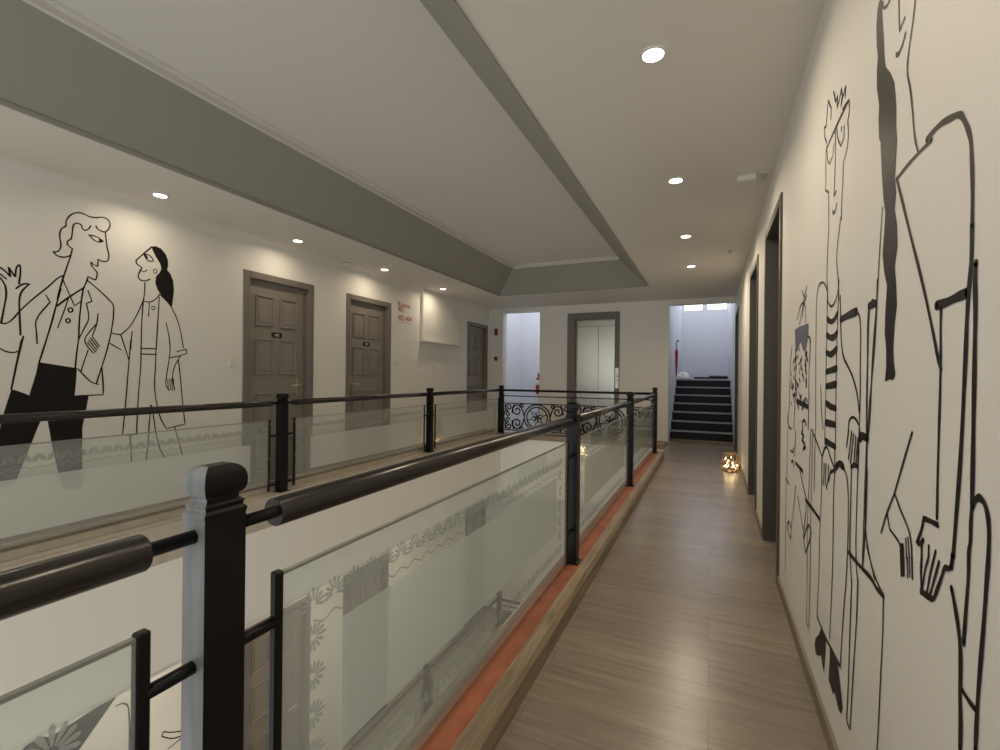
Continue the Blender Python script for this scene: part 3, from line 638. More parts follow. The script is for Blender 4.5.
# ------------------------------------------------------------------ line drawings painted on the walls, (y, z) on the wall face in metres
MURALS = {
 'woman_braid': [
  ('f',0,[(1.469,2.206),(1.488,2.217),(1.502,2.201),(1.508,2.162),(1.504,2.115),(1.494,2.08),(1.5,2.051),(1.5,2.002),(1.48,1.948),(1.483,1.907),(1.477,1.859),(1.466,1.847),(1.458,1.785),(1.448,1.732),(1.44,1.695),(1.425,1.655),(1.432,1.61),(1.443,1.557),(1.429,1.513),(1.408,1.475),(1.418,1.416),(1.421,1.362),(1.41,1.324),(1.408,1.28),(1.417,1.245),(1.398,1.247),(1.382,1.251),(1.364,1.248),(1.348,1.257),(1.346,1.263),(1.358,1.292),(1.362,1.321),(1.354,1.376),(1.341,1.419),(1.348,1.471),(1.358,1.511),(1.341,1.552),(1.346,1.605),(1.362,1.642),(1.354,1.678),(1.362,1.719),(1.356,1.762),(1.351,1.795),(1.351,1.801),(1.358,1.832),(1.358,1.875),(1.364,1.912),(1.373,1.944),(1.399,1.981),(1.433,2.015),(1.445,2.054),(1.451,2.1),(1.461,2.149),(1.465,2.18),(1.454,2.19)]),
  ('s',9,[(1.477,2.212),(1.458,2.18),(1.43,2.163),(1.408,2.161)]),
  ('s',9,[(1.348,2.117),(1.344,2.072),(1.34,2.041),(1.325,2.046),(1.31,2.05)]),
  ('s',10,[(1.305,2.012),(1.322,1.998),(1.342,1.994),(1.359,1.997)]),
  ('f',0,[(1.362,2.007),(1.342,1.995),(1.34,1.986),(1.356,1.99),(1.365,2)]),
  ('s',9,[(1.251,2.046),(1.263,2.008),(1.28,1.971),(1.29,1.941),(1.291,1.917),(1.275,1.876),(1.261,1.824),(1.244,1.749),(1.238,1.737),(1.23,1.721)]),
  ('s',14,[(1.186,1.723),(1.152,1.725),(1.121,1.723),(1.076,1.712),(1.056,1.706),(1.044,1.698),(1.033,1.683),(1.02,1.661),(1.013,1.643),(1.008,1.604),(1.005,1.557),(1.005,1.503)]),
  ('s',10,[(1.163,1.712),(1.22,1.714),(1.279,1.714),(1.349,1.709)]),
  ('s',16,[(1.005,1.503),(1.007,1.44),(1.014,1.396),(1.019,1.35),(1.022,1.3),(1.028,1.216),(1.037,1.113),(1.05,1.015),(1.059,0.945),(1.061,0.948),(1.065,0.927)]),
  ('s',16,[(0.992,1.437),(0.994,1.41),(0.992,1.365),(0.993,1.298),(0.994,1.231),(0.995,1.164),(0.996,1.097),(0.997,1.052)]),
  ('s',13,[(0.997,1.052),(1,1.02),(1.002,0.983),(1.004,0.979),(1.006,0.937),(1.012,0.885),(1.02,0.817)]),
  ('s',13,[(1.349,1.709),(1.309,1.637),(1.26,1.549),(1.214,1.469),(1.172,1.389),(1.133,1.306),(1.124,1.285),(1.113,1.27)]),
  ('s',20,[(1.135,1.389),(1.095,1.389),(1.058,1.392),(1.019,1.394)]),
  ('s',11,[(1.115,1.383),(1.116,1.341),(1.115,1.305),(1.115,1.27),(1.116,1.228),(1.119,1.161),(1.122,1.088),(1.124,0.995)]),
  ('s',13,[(1.12,0.983),(1.156,0.981),(1.182,0.978),(1.192,0.954),(1.215,0.919),(1.192,0.927),(1.184,0.935)]),
  ('s',12,[(1.191,0.924),(1.191,0.896),(1.193,0.877),(1.189,0.83),(1.162,0.833),(1.137,0.839),(1.123,0.859),(1.104,0.891),(1.087,0.917),(1.076,0.919),(1.065,0.927)]),
  ('s',9,[(1.158,0.932),(1.16,0.907),(1.172,0.885),(1.187,0.833)]),
  ('s',9,[(1.128,0.932),(1.148,0.887),(1.166,0.836)]),
  ('s',9,[(1.113,0.918),(1.132,0.879),(1.151,0.84)]),
  ('f',0,[(1.198,0.836),(1.176,0.84),(1.138,0.845),(1.131,0.84),(1.141,0.835),(1.162,0.83),(1.197,0.823)]),
  ('s',14,[(0.996,1.047),(0.986,1.061),(0.974,1.068),(0.961,1.063),(0.951,1.049),(0.946,1.027),(0.947,0.982),(0.951,0.945),(0.958,0.879),(0.967,0.809),(0.974,0.744),(0.977,0.703),(0.979,0.671)]),
  ('s',16,[(1.063,0.889),(1.052,0.867),(1.04,0.839),(1.032,0.811),(1.029,0.775),(1.03,0.728),(1.027,0.683),(1.028,0.636)]),
  ('s',12,[(1.021,0.738),(0.998,0.734),(0.976,0.734)]),
  ('s',9,[(1.245,1.14),(1.287,1.078),(1.344,0.992),(1.398,0.927),(1.433,0.875)]),
  ('s',9,[(1.344,0.991),(1.3,0.959),(1.26,0.934),(1.244,0.91),(1.24,0.877),(1.24,0.883),(1.236,0.839)]),
  ('s',9,[(1.389,0.929),(1.373,0.901),(1.332,0.894),(1.312,0.888),(1.298,0.874)]),
  ('f',0,[(1.307,0.89),(1.285,0.896),(1.281,0.865),(1.277,0.828),(1.3,0.818),(1.308,0.872)]),
  ('s',8,[(1.273,0.909),(1.269,0.869),(1.266,0.874),(1.262,0.832)]),
  ('s',8,[(1.261,0.915),(1.253,0.874),(1.254,0.878),(1.25,0.839)]),
  ('s',9,[(1.482,1.442),(1.489,1.389),(1.499,1.325),(1.521,1.239),(1.54,1.164),(1.553,1.103),(1.563,1.026),(1.571,0.949),(1.577,0.833),(1.583,0.786),(1.584,0.732)]),
  ('s',9,[(1.562,0.845),(1.541,0.807),(1.549,0.805),(1.524,0.784),(1.476,0.751),(1.414,0.73)]),
  ('s',16,[(1.737,0.728),(1.65,0.728),(1.573,0.731),(1.503,0.734),(1.465,0.727),(1.41,0.729)]),
  ('s',9,[(1.412,0.732),(1.414,0.64),(1.427,0.518),(1.438,0.408),(1.448,0.332)]),
  ('s',7,[(1.446,1.676),(1.453,1.637),(1.468,1.549),(1.48,1.46),(1.486,1.439)]),
  ('s',9,[(1.486,1.441),(1.521,1.457),(1.537,1.446),(1.548,1.41),(1.553,1.328),(1.562,1.216),(1.558,1.103)]),
 ],
 'man_striped': [
  ('s',9,[(2.02,2.183),(2.016,2.22),(2.062,2.272),(2.08,2.239),(2.091,2.193),(2.129,2.203),(2.117,2.167),(2.089,2.13)]),
  ('s',9,[(1.978,2.257),(1.947,2.205),(1.919,2.21),(1.929,2.175),(1.891,2.188),(1.871,2.21),(1.857,2.179),(1.877,2.151),(1.834,2.177),(1.815,2.185),(1.818,2.155)]),
  ('s',8,[(1.85,2.13),(1.8,2.123),(1.772,2.117),(1.768,2.084),(1.786,2.056),(1.778,2.027),(1.783,1.986),(1.806,1.964),(1.835,1.951),(1.841,1.888),(1.851,1.827),(1.854,1.769),(1.86,1.784),(1.899,1.709),(1.914,1.666),(1.889,1.58),(1.875,1.511)]),
  ('s',12,[(1.788,2.12),(1.888,2.117),(1.987,2.113),(2.081,2.106)]),
  ('s',8,[(1.929,2.106),(1.913,2.065),(1.871,2.019),(1.833,2.028),(1.83,2.065)]),
  ('s',9,[(1.866,2.077),(1.865,2.068)]),
  ('s',8,[(2.081,2.102),(2.062,2.053),(2.029,2.025),(1.984,2.034),(1.965,2.068)]),
  ('s',8,[(1.949,2.102),(1.945,2.025),(1.951,1.958),(1.958,1.905),(1.963,1.885),(1.929,1.891)]),
  ('s',9,[(1.918,1.843),(1.938,1.829),(1.966,1.825),(1.976,1.84)]),
  ('s',8,[(2.091,2.103),(2.095,2.045),(2.092,1.984),(2.098,1.956),(2.041,1.927)]),
  ('s',8,[(2.047,1.929),(2.039,1.877),(2.036,1.825),(2.048,1.727),(2.056,1.612),(2.049,1.596),(2.049,1.537),(2.048,1.428),(2.056,1.319),(2.056,1.172),(2.061,1.136),(2.066,1.01)]),
  ('s',8,[(2.23,1.045),(2.236,1.165),(2.244,1.325),(2.243,1.486),(2.236,1.573),(2.2,1.615),(2.145,1.619),(2.092,1.603),(2.048,1.566),(2.039,1.529),(1.983,1.505),(1.925,1.515),(1.887,1.546),(1.878,1.578)]),
  ('s',8,[(1.879,1.538),(1.889,1.446),(1.899,1.36),(1.903,1.246),(1.904,1.145),(1.902,1.085),(1.905,1.021)]),
  ('s',18,[(2.046,1.468),(1.98,1.451),(1.931,1.455),(1.89,1.47)]),
  ('s',30,[(2.05,1.41),(1.987,1.395),(1.928,1.395),(1.895,1.406)]),
  ('s',30,[(2.054,1.346),(1.985,1.336),(1.899,1.35)]),
  ('s',34,[(2.054,1.275),(1.896,1.285)]),
  ('s',36,[(2.052,1.222),(1.902,1.232)]),
  ('s',40,[(2.053,1.162),(1.977,1.153),(1.904,1.151)]),
  ('s',44,[(2.049,1.091),(1.908,1.095)]),
  ('s',44,[(2.053,1.023),(1.905,1.021)]),
  ('s',34,[(1.849,1.443),(1.763,1.446),(1.665,1.446)]),
  ('s',8,[(1.665,1.446),(1.638,1.43),(1.626,1.4),(1.624,1.304),(1.622,1.191),(1.628,1.12)]),
  ('s',10,[(1.857,1.521),(1.849,1.442),(1.839,1.376),(1.811,1.323),(1.746,1.284),(1.689,1.247),(1.646,1.196),(1.631,1.16)]),
  ('s',8,[(1.744,1.098),(1.733,1.123),(1.696,1.137),(1.654,1.131),(1.628,1.118),(1.631,1.038),(1.641,0.934),(1.646,0.732),(1.626,0.672)]),
  ('s',8,[(1.479,1.502),(1.485,1.442),(1.506,1.352),(1.52,1.248),(1.53,1.153),(1.538,1.118),(1.549,1.09),(1.555,1.006),(1.559,0.849),(1.54,0.807),(1.505,0.767),(1.479,0.743)]),
  ('s',9,[(1.485,1.445),(1.518,1.457),(1.546,1.44),(1.556,1.409),(1.556,1.302),(1.557,1.194),(1.56,1.116)]),
  ('s',20,[(1.548,1.445),(1.49,1.445)]),
  ('s',8,[(2.144,1.222),(2.135,1.169),(2.114,1.102),(2.098,1.062)]),
  ('s',8,[(2.238,1.044),(2.244,0.923),(2.25,0.801)]),
  ('s',10,[(2.311,1.037),(2.208,1),(2.108,0.958),(2.065,0.994),(2.029,1.004),(1.969,0.974),(1.91,0.946)]),
  ('s',11,[(2.108,0.96),(2.111,0.891),(2.103,0.861)]),
  ('s',11,[(2.072,0.936),(2.074,0.895),(2.076,0.86)]),
  ('s',11,[(2.04,0.941),(2.05,0.874),(2.023,0.856)]),
  ('s',11,[(2.001,0.94),(2.011,0.873)]),
  ('s',11,[(1.965,0.933),(1.993,0.891)]),
  ('s',10,[(1.907,0.946),(1.961,0.925)]),
  ('s',9,[(1.91,1.01),(1.91,0.943),(1.921,0.859),(1.922,0.75),(1.926,0.633),(1.931,0.566),(1.94,0.491),(1.958,0.352)]),
  ('s',9,[(1.909,0.933),(1.883,0.961)]),
  ('s',26,[(1.888,0.958),(1.844,0.975),(1.798,0.973)]),
  ('s',9,[(1.798,0.973),(1.757,0.952),(1.739,0.912),(1.733,0.823),(1.737,0.731),(1.75,0.638),(1.772,0.545),(1.793,0.442),(1.807,0.358),(1.811,0.337)]),
  ('s',7,[(2.108,0.96),(2.11,0.869),(2.123,0.753),(2.136,0.658),(2.146,0.482),(2.161,0.396),(2.169,0.327)]),
  ('s',12,[(2.169,0.327),(2.019,0.321),(1.899,0.331),(1.813,0.334)]),
  ('f',0,[(2.086,0.326),(2.136,0.273),(2.191,0.234),(2.209,0.201),(2.188,0.173),(2.133,0.195),(2.088,0.221),(2.07,0.199),(2.039,0.184),(2.022,0.255),(2.012,0.317),(2.052,0.323)]),
  ('f',0,[(1.951,0.334),(1.899,0.328),(1.844,0.331),(1.817,0.289),(1.79,0.248),(1.777,0.225),(1.793,0.195),(1.826,0.188),(1.88,0.212),(1.899,0.191),(1.936,0.198),(1.967,0.201),(1.955,0.277)]),
  ('s',10,[(1.739,1.095),(1.76,1.043)]),
  ('s',10,[(1.705,1.092),(1.736,1.009)]),
  ('s',10,[(1.684,1.086),(1.713,1.001)]),
  ('s',10,[(1.661,1.083),(1.678,0.995)]),
  ('s',10,[(1.64,1.079),(1.654,0.999)]),
  ('s',26,[(1.623,1.083),(1.594,1.093),(1.549,1.091)]),
  ('s',9,[(1.623,1.107),(1.628,1.072),(1.635,1.037)]),
  ('s',10,[(1.55,1.007),(1.559,0.855),(1.583,0.739)]),
  ('s',9,[(1.702,0.995),(1.707,0.89),(1.71,0.737),(1.689,0.646)]),
  ('s',14,[(1.706,0.988),(1.67,1),(1.636,1.002)]),
  ('s',9,[(1.688,0.659),(1.702,0.505),(1.712,0.362),(1.729,0.219),(1.691,0.217),(1.677,0.312),(1.657,0.441),(1.635,0.566),(1.625,0.684)]),
 ],
 'child': [
  ('s',9,[(2.633,1.509),(2.586,1.549),(2.556,1.579),(2.513,1.619),(2.56,1.651),(2.567,1.659)]),
  ('s',9,[(2.513,1.619),(2.456,1.658)]),
  ('s',8,[(2.704,1.54),(2.637,1.584),(2.583,1.599),(2.526,1.596),(2.48,1.568),(2.471,1.503)]),
  ('s',8,[(2.554,1.539),(2.526,1.591),(2.454,1.618)]),
  ('s',9,[(2.416,1.434),(2.369,1.421),(2.352,1.403)]),
  ('s',8,[(2.698,1.358),(2.726,1.343)]),
  ('s',8,[(2.738,1.106),(2.753,1.088)]),
  ('s',8,[(2.76,1.355),(2.772,1.332)]),
  ('s',10,[(2.891,1.21),(2.865,1.198)]),
  ('s',14,[(2.734,1.216),(2.7,1.196)]),
  ('s',10,[(2.698,1.152),(2.683,1.137)]),
  ('s',8,[(2.808,1.263),(2.772,1.242)]),
  ('s',8,[(2.439,1.163),(2.415,1.149)]),
  ('s',14,[(2.464,1.16),(2.477,1.147)]),
  ('s',8,[(2.749,1.27),(2.758,1.249)]),
  ('s',14,[(2.585,1.318),(2.572,1.299)]),
  ('s',8,[(2.822,1.2),(2.824,1.189)]),
  ('s',10,[(2.582,1.319),(2.582,1.302)]),
  ('s',10,[(2.582,1.341),(2.603,1.333)]),
  ('s',14,[(2.774,1.173),(2.746,1.164)]),
  ('s',8,[(2.45,1.311),(2.471,1.295)]),
  ('s',14,[(2.456,1.132),(2.444,1.121)]),
  ('s',8,[(2.733,1.309),(2.711,1.294)]),
  ('s',8,[(2.442,1.222),(2.45,1.213)]),
  ('s',10,[(2.675,1.363),(2.665,1.352)]),
  ('s',10,[(2.608,1.294),(2.624,1.275)]),
  ('s',8,[(2.713,1.318),(2.713,1.307)]),
  ('s',8,[(2.46,1.36),(2.481,1.351)]),
  ('s',8,[(2.564,1.354),(2.557,1.338)]),
  ('s',14,[(2.739,1.396),(2.748,1.373)]),
  ('s',8,[(2.574,1.34),(2.586,1.327)]),
  ('s',8,[(2.889,1.28),(2.874,1.265)]),
  ('s',8,[(2.793,1.352),(2.806,1.34)]),
  ('s',10,[(2.796,1.338),(2.817,1.33)]),
  ('s',14,[(2.449,1.237),(2.45,1.217)]),
  ('s',14,[(2.564,1.172),(2.587,1.158)]),
  ('s',14,[(2.668,1.128),(2.639,1.107)]),
  ('s',14,[(2.72,1.208),(2.728,1.193)]),
  ('s',10,[(2.781,1.162),(2.788,1.147)]),
  ('s',10,[(2.637,1.15),(2.605,1.134)]),
  ('s',8,[(2.875,1.127),(2.851,1.115)]),
  ('s',14,[(2.474,1.154),(2.464,1.139)]),
  ('s',8,[(2.52,1.136),(2.501,1.127)]),
  ('s',10,[(2.817,1.22),(2.84,1.198)]),
  ('s',14,[(2.505,1.15),(2.527,1.128)]),
  ('s',14,[(2.814,1.221),(2.791,1.205)]),
  ('s',8,[(2.636,1.393),(2.621,1.383)]),
  ('s',8,[(2.616,1.325),(2.641,1.317)]),
  ('s',10,[(2.464,1.145),(2.443,1.127)]),
  ('s',10,[(2.859,1.241),(2.875,1.216)]),
  ('s',10,[(2.691,1.178),(2.714,1.167)]),
  ('s',14,[(2.577,1.145),(2.545,1.133)]),
  ('s',14,[(2.544,1.27),(2.519,1.26)]),
  ('s',10,[(2.734,1.153),(2.756,1.135)]),
  ('s',14,[(2.711,1.356),(2.73,1.341)]),
  ('s',8,[(2.721,1.242),(2.704,1.234)]),
  ('s',10,[(2.735,1.241),(2.712,1.224)]),
  ('s',10,[(2.628,1.249),(2.603,1.236)]),
  ('s',14,[(2.511,1.12),(2.536,1.111)]),
  ('s',10,[(2.458,1.243),(2.439,1.228)]),
  ('s',10,[(2.446,1.253),(2.437,1.24)]),
  ('s',10,[(2.823,1.17),(2.784,1.157)]),
  ('s',14,[(2.672,1.224),(2.649,1.213)]),
  ('s',14,[(2.462,1.29),(2.444,1.273)]),
  ('s',14,[(2.475,1.37),(2.448,1.359)]),
  ('s',10,[(2.571,1.304),(2.545,1.287)]),
  ('s',8,[(2.625,1.181),(2.603,1.162)]),
  ('s',14,[(2.444,1.347),(2.416,1.329)]),
  ('s',8,[(2.429,1.368),(2.443,1.355)]),
  ('s',14,[(2.471,1.33),(2.478,1.31)]),
  ('s',10,[(2.685,1.225),(2.669,1.213)]),
  ('s',14,[(2.782,1.308),(2.776,1.293)]),
  ('s',10,[(2.502,1.253),(2.511,1.24)]),
  ('s',8,[(2.375,1.424),(2.363,1.38),(2.381,1.287),(2.381,1.124),(2.386,1.033)]),
  ('s',18,[(2.692,1.139),(2.552,1.134),(2.405,1.129)]),
  ('s',8,[(2.852,1.419),(2.894,1.347),(2.922,1.242),(2.928,1.113),(2.966,1.035),(2.94,0.978)]),
  ('s',8,[(2.749,1.392),(2.728,1.242),(2.75,1.102),(2.774,0.995)]),
  ('s',10,[(2.52,1.02),(2.537,1.05),(2.472,1.063),(2.438,1.046)]),
  ('s',8,[(2.995,1.044),(2.963,1.003),(2.838,0.988)]),
  ('s',7,[(2.976,0.969),(2.98,0.805),(3.01,0.701),(3.02,0.522),(3.013,0.193)]),
  ('s',8,[(2.713,0.996),(2.735,0.864)]),
  ('s',11,[(2.84,0.817),(2.789,0.83),(2.75,0.812)]),
  ('s',9,[(3.032,0.697),(2.921,0.686)]),
  ('s',9,[(2.864,0.876),(2.798,0.875),(2.768,0.899)]),
  ('s',10,[(2.52,1.015),(2.555,0.998),(2.483,0.992),(2.543,0.967),(2.462,0.959),(2.51,0.926),(2.442,0.948)]),
  ('s',15,[(2.703,0.835),(2.51,0.83)]),
  ('s',8,[(2.588,0.825),(2.481,0.759),(2.406,0.723),(2.435,0.637),(2.479,0.545)]),
  ('s',14,[(2.43,0.718),(2.274,0.718),(2.139,0.714)]),
  ('s',7,[(2.696,0.723),(2.762,0.589),(2.819,0.481)]),
  ('s',7,[(2.636,0.688),(2.55,0.625),(2.48,0.571)]),
  ('s',9,[(2.855,0.419),(2.97,0.448),(2.901,0.491),(2.819,0.476),(2.835,0.42)]),
  ('s',9,[(2.468,0.535),(2.4,0.604),(2.356,0.629),(2.299,0.617),(2.339,0.563),(2.431,0.485),(2.469,0.539)]),
  ('s',7,[(2.333,1.035),(2.346,0.864),(2.379,0.644),(2.381,0.515),(2.38,0.391),(2.379,0.207),(2.334,0.204)]),
  ('s',7,[(2.29,1.039),(2.295,0.874),(2.314,0.662),(2.314,0.417),(2.326,0.22)]),
 ],
 'child_bandana': [
  ('f',0,[(2.773,1.496),(2.666,1.5),(2.405,1.49),(2.404,1.469),(2.416,1.429),(2.442,1.399),(2.484,1.374),(2.53,1.377),(2.579,1.413),(2.612,1.421),(2.66,1.395),(2.712,1.379),(2.75,1.407)]),
 ],
 'man_jacket': [
  ('s',10,[(1.807,2.129),(1.834,2.141),(1.85,2.179),(1.849,2.209),(1.844,2.248),(1.845,2.288),(1.856,2.319),(1.878,2.342),(1.88,2.378),(1.896,2.418),(1.924,2.451),(1.957,2.468),(1.99,2.469),(2.025,2.459),(2.068,2.465),(2.113,2.481),(2.145,2.475),(2.163,2.448),(2.159,2.414),(2.146,2.386),(2.127,2.368),(2.1,2.369),(2.078,2.38),(2.069,2.399)]),
  ('s',10,[(2.034,2.388),(2.017,2.357),(1.996,2.343),(1.981,2.352),(1.974,2.376),(1.953,2.387),(1.931,2.373),(1.921,2.34),(1.917,2.288),(1.909,2.25),(1.893,2.236),(1.889,2.21),(1.902,2.193),(1.92,2.182),(1.91,2.124),(1.891,2.049),(1.87,1.964)]),
  ('s',11,[(1.807,2.129),(1.827,2.109),(1.858,2.103),(1.89,2.114),(1.909,2.128)]),
  ('s',10,[(2.132,2.364),(2.142,2.264),(2.157,2.16),(2.143,2.134),(2.112,2.129),(2.085,2.139),(2.083,2.082),(2.063,2.086),(2.037,2.107),(2.046,2.072),(2.077,2.036),(2.077,1.994),(2.069,1.971),(2.047,1.978),(2.02,1.988),(2.012,1.95),(1.994,1.9)]),
  ('s',9,[(2.022,2.315),(2.052,2.317),(2.088,2.309),(2.119,2.291),(2.088,2.274),(2.057,2.285),(2.026,2.314)]),
  ('f',0,[(2.089,2.306),(2.119,2.291),(2.11,2.278),(2.088,2.276)]),
  ('s',11,[(1.87,1.964),(1.849,1.87),(1.832,1.782),(1.853,1.867),(1.826,1.732),(1.8,1.598),(1.773,1.478),(1.751,1.383),(1.73,1.289),(1.729,1.269),(1.685,1.067),(1.586,1.116),(1.637,1.465)]),
  ('s',10,[(1.867,1.966),(1.843,1.949),(1.779,1.866),(1.691,1.759),(1.623,1.664),(1.582,1.598),(1.55,1.572),(1.526,1.575)]),
  ('s',8,[(1.867,1.93),(1.897,1.851),(1.937,1.747),(1.971,1.783)]),
  ('s',13,[(1.996,1.898),(1.902,1.809),(1.831,1.732)]),
  ('s',8,[(1.902,1.809),(1.874,1.702),(1.837,1.57)]),
  ('s',11,[(1.926,1.715),(1.923,1.704),(1.915,1.697),(1.906,1.698),(1.9,1.706),(1.9,1.718),(1.905,1.727),(1.915,1.73),(1.923,1.726),(1.926,1.715)]),
  ('s',11,[(1.911,1.632),(1.908,1.621),(1.901,1.615),(1.892,1.616),(1.887,1.624),(1.887,1.634),(1.892,1.643),(1.901,1.646),(1.908,1.642),(1.911,1.632)]),
  ('s',11,[(1.991,1.897),(1.977,1.765),(1.968,1.628),(1.964,1.492),(1.953,1.381),(1.946,1.27),(1.952,1.273),(1.939,1.058),(2.129,1.062),(2.128,1.141),(2.118,1.276)]),
  ('s',10,[(2.016,1.958),(2.074,1.912),(2.161,1.83),(2.189,1.795),(2.195,1.731),(2.185,1.613),(2.164,1.481),(2.138,1.363),(2.112,1.266),(2.082,1.149)]),
  ('s',9,[(2.021,1.878),(2.048,1.798),(2.012,1.78),(2.027,1.659),(1.999,1.582),(1.966,1.495)]),
  ('s',9,[(1.766,1.805),(1.791,1.756),(1.714,1.612),(1.717,1.52),(1.721,1.445)]),
  ('s',11,[(1.646,1.491),(1.626,1.377),(1.606,1.255)]),
  ('s',11,[(1.631,1.501),(1.625,1.647),(1.624,1.76),(1.635,1.807),(1.677,1.871),(1.638,1.859),(1.605,1.824)]),
  ('s',11,[(1.523,1.953),(1.547,1.936),(1.576,1.897),(1.565,1.967),(1.584,1.932),(1.6,1.902),(1.612,1.985),(1.622,1.993),(1.627,1.969),(1.62,1.861)]),
  ('s',10,[(1.523,1.909),(1.554,1.882)]),
  ('s',11,[(1.526,1.882),(1.548,1.837),(1.555,1.772),(1.545,1.682),(1.532,1.581)]),
  ('s',10,[(1.527,1.399),(1.56,1.379),(1.596,1.375),(1.625,1.386)]),
  ('s',9,[(2.088,1.705),(2.081,1.628),(2.051,1.524),(2.099,1.451)]),
  ('s',9,[(2.076,1.621),(2.035,1.56),(2.004,1.495),(2.02,1.446),(2.062,1.392)]),
  ('s',9,[(2.04,1.51),(2.091,1.435)]),
  ('s',9,[(2.03,1.491),(2.084,1.418)]),
  ('s',9,[(2.023,1.471),(2.076,1.403)]),
  ('s',9,[(2.026,1.415),(1.986,1.264),(1.984,1.252)]),
  ('s',10,[(1.964,1.266),(2.002,1.216),(2.051,1.164),(2.094,1.146)]),
  ('f',0,[(1.586,1.116),(1.685,1.067),(1.739,1.31),(1.952,1.273),(1.939,1.058),(2.033,1.055),(2.011,0.91),(1.994,0.81),(1.998,0.331),(1.877,0.357),(1.819,0.647),(1.793,0.829),(1.774,0.948),(1.733,0.849),(1.693,0.719),(1.603,0.43),(1.48,0.456),(1.514,0.742),(1.545,0.937)]),
 ],
 'woman_ponytail': [
  ('s',11,[(2.477,2.338),(2.409,2.259),(2.354,2.191),(2.358,2.165),(2.4,2.14),(2.38,2.095),(2.371,2.053),(2.393,2.029),(2.43,2.032),(2.461,2.052)]),
  ('s',8,[(2.392,2.111),(2.417,2.109),(2.438,2.128)]),
  ('s',10,[(2.415,2.26),(2.446,2.261),(2.478,2.241),(2.492,2.216),(2.453,2.207),(2.428,2.229),(2.415,2.26)]),
  ('f',0,[(2.409,2.259),(2.434,2.258),(2.449,2.227),(2.428,2.225)]),
  ('f',0,[(2.474,2.337),(2.503,2.351),(2.549,2.342),(2.589,2.302),(2.61,2.25),(2.611,2.192),(2.602,2.165),(2.632,2.132),(2.657,2.072),(2.664,1.986),(2.655,1.898),(2.646,1.824),(2.607,1.876),(2.56,1.926),(2.527,1.97),(2.506,2.03),(2.512,2.087),(2.545,2.133),(2.555,2.166),(2.544,2.206),(2.511,2.255),(2.484,2.305)]),
  ('s',7,[(2.52,2.133),(2.516,2.121),(2.508,2.113),(2.498,2.113),(2.492,2.121),(2.492,2.134),(2.498,2.145),(2.508,2.149),(2.516,2.145),(2.52,2.133)]),
  ('s',7,[(2.506,1.81),(2.503,1.798),(2.496,1.792),(2.487,1.792),(2.481,1.8),(2.481,1.812),(2.487,1.821),(2.495,1.825),(2.503,1.82),(2.506,1.81)]),
  ('s',10,[(2.424,2.015),(2.421,1.918),(2.413,1.848),(2.404,1.696),(2.4,1.442),(2.399,1.313),(2.383,1.042),(2.372,0.713),(2.268,0.721),(2.292,1.046),(2.31,1.342),(2.322,1.515)]),
  ('s',9,[(2.54,1.93),(2.514,1.891),(2.463,1.855),(2.415,1.855)]),
  ('s',10,[(2.54,1.909),(2.532,1.71),(2.519,1.449),(2.516,1.316),(2.51,1.12),(2.523,1.005),(2.563,0.837),(2.611,0.741),(2.775,0.768),(2.756,0.925),(2.728,1.202),(2.71,1.355)]),
  ('s',8,[(2.461,1.848),(2.456,1.729)]),
  ('s',9,[(2.413,1.861),(2.371,1.746),(2.306,1.618),(2.248,1.553),(2.186,1.56)]),
  ('s',9,[(2.248,1.553),(2.284,1.432),(2.31,1.342)]),
  ('s',9,[(2.175,1.475),(2.249,1.43)]),
  ('s',9,[(2.54,1.937),(2.621,1.864),(2.677,1.77),(2.721,1.643),(2.751,1.476),(2.754,1.478)]),
  ('s',9,[(2.599,1.689),(2.624,1.577),(2.636,1.451),(2.629,1.37),(2.607,1.202),(2.603,1.135),(2.632,1.084)]),
  ('s',9,[(2.33,1.586),(2.32,1.434)]),
  ('s',10,[(2.4,1.449),(2.519,1.452)]),
  ('s',10,[(2.401,1.401),(2.519,1.402)]),
  ('s',7,[(2.618,1.181),(2.625,1.092)]),
  ('s',7,[(2.634,1.188),(2.646,1.084)]),
  ('s',7,[(2.65,1.188),(2.662,1.083)]),
  ('s',7,[(2.666,1.193),(2.678,1.086)]),
  ('s',9,[(2.726,1.399),(2.678,1.303),(2.659,1.202),(2.68,1.091)]),
  ('s',9,[(2.637,1.378),(2.718,1.398),(2.785,1.424),(2.779,1.462),(2.693,1.437)]),
  ('s',10,[(2.323,0.707),(2.331,0.604),(2.336,0.493)]),
  ('s',10,[(2.502,0.875),(2.526,0.709),(2.558,0.573),(2.598,0.484)]),
  ('s',10,[(2.683,0.751),(2.718,0.62),(2.752,0.486)]),
  ('s',10,[(2.482,0.909),(2.472,0.828),(2.464,0.667),(2.451,0.491)]),
  ('s',20,[(2.483,0.954),(2.484,0.9)]),
 ],
 'lower_mural': [
  ('s',10,[(2.811,-2.096),(2.688,-2.031),(2.614,-1.974),(2.601,-2.007),(2.688,-2.087),(2.77,-2.124)]),
  ('s',10,[(2.812,-2.139),(2.657,-2.159)]),
  ('f',0,[(2.264,-1.414),(1.997,-1.692),(1.881,-1.774),(1.603,-1.688),(1.455,-1.569),(1.74,-1.405),(1.819,-1.468)]),
  ('s',12,[(2.243,-1.508),(2.287,-1.515),(2.324,-1.551),(2.339,-1.645),(2.343,-2.027)]),
 ],
}
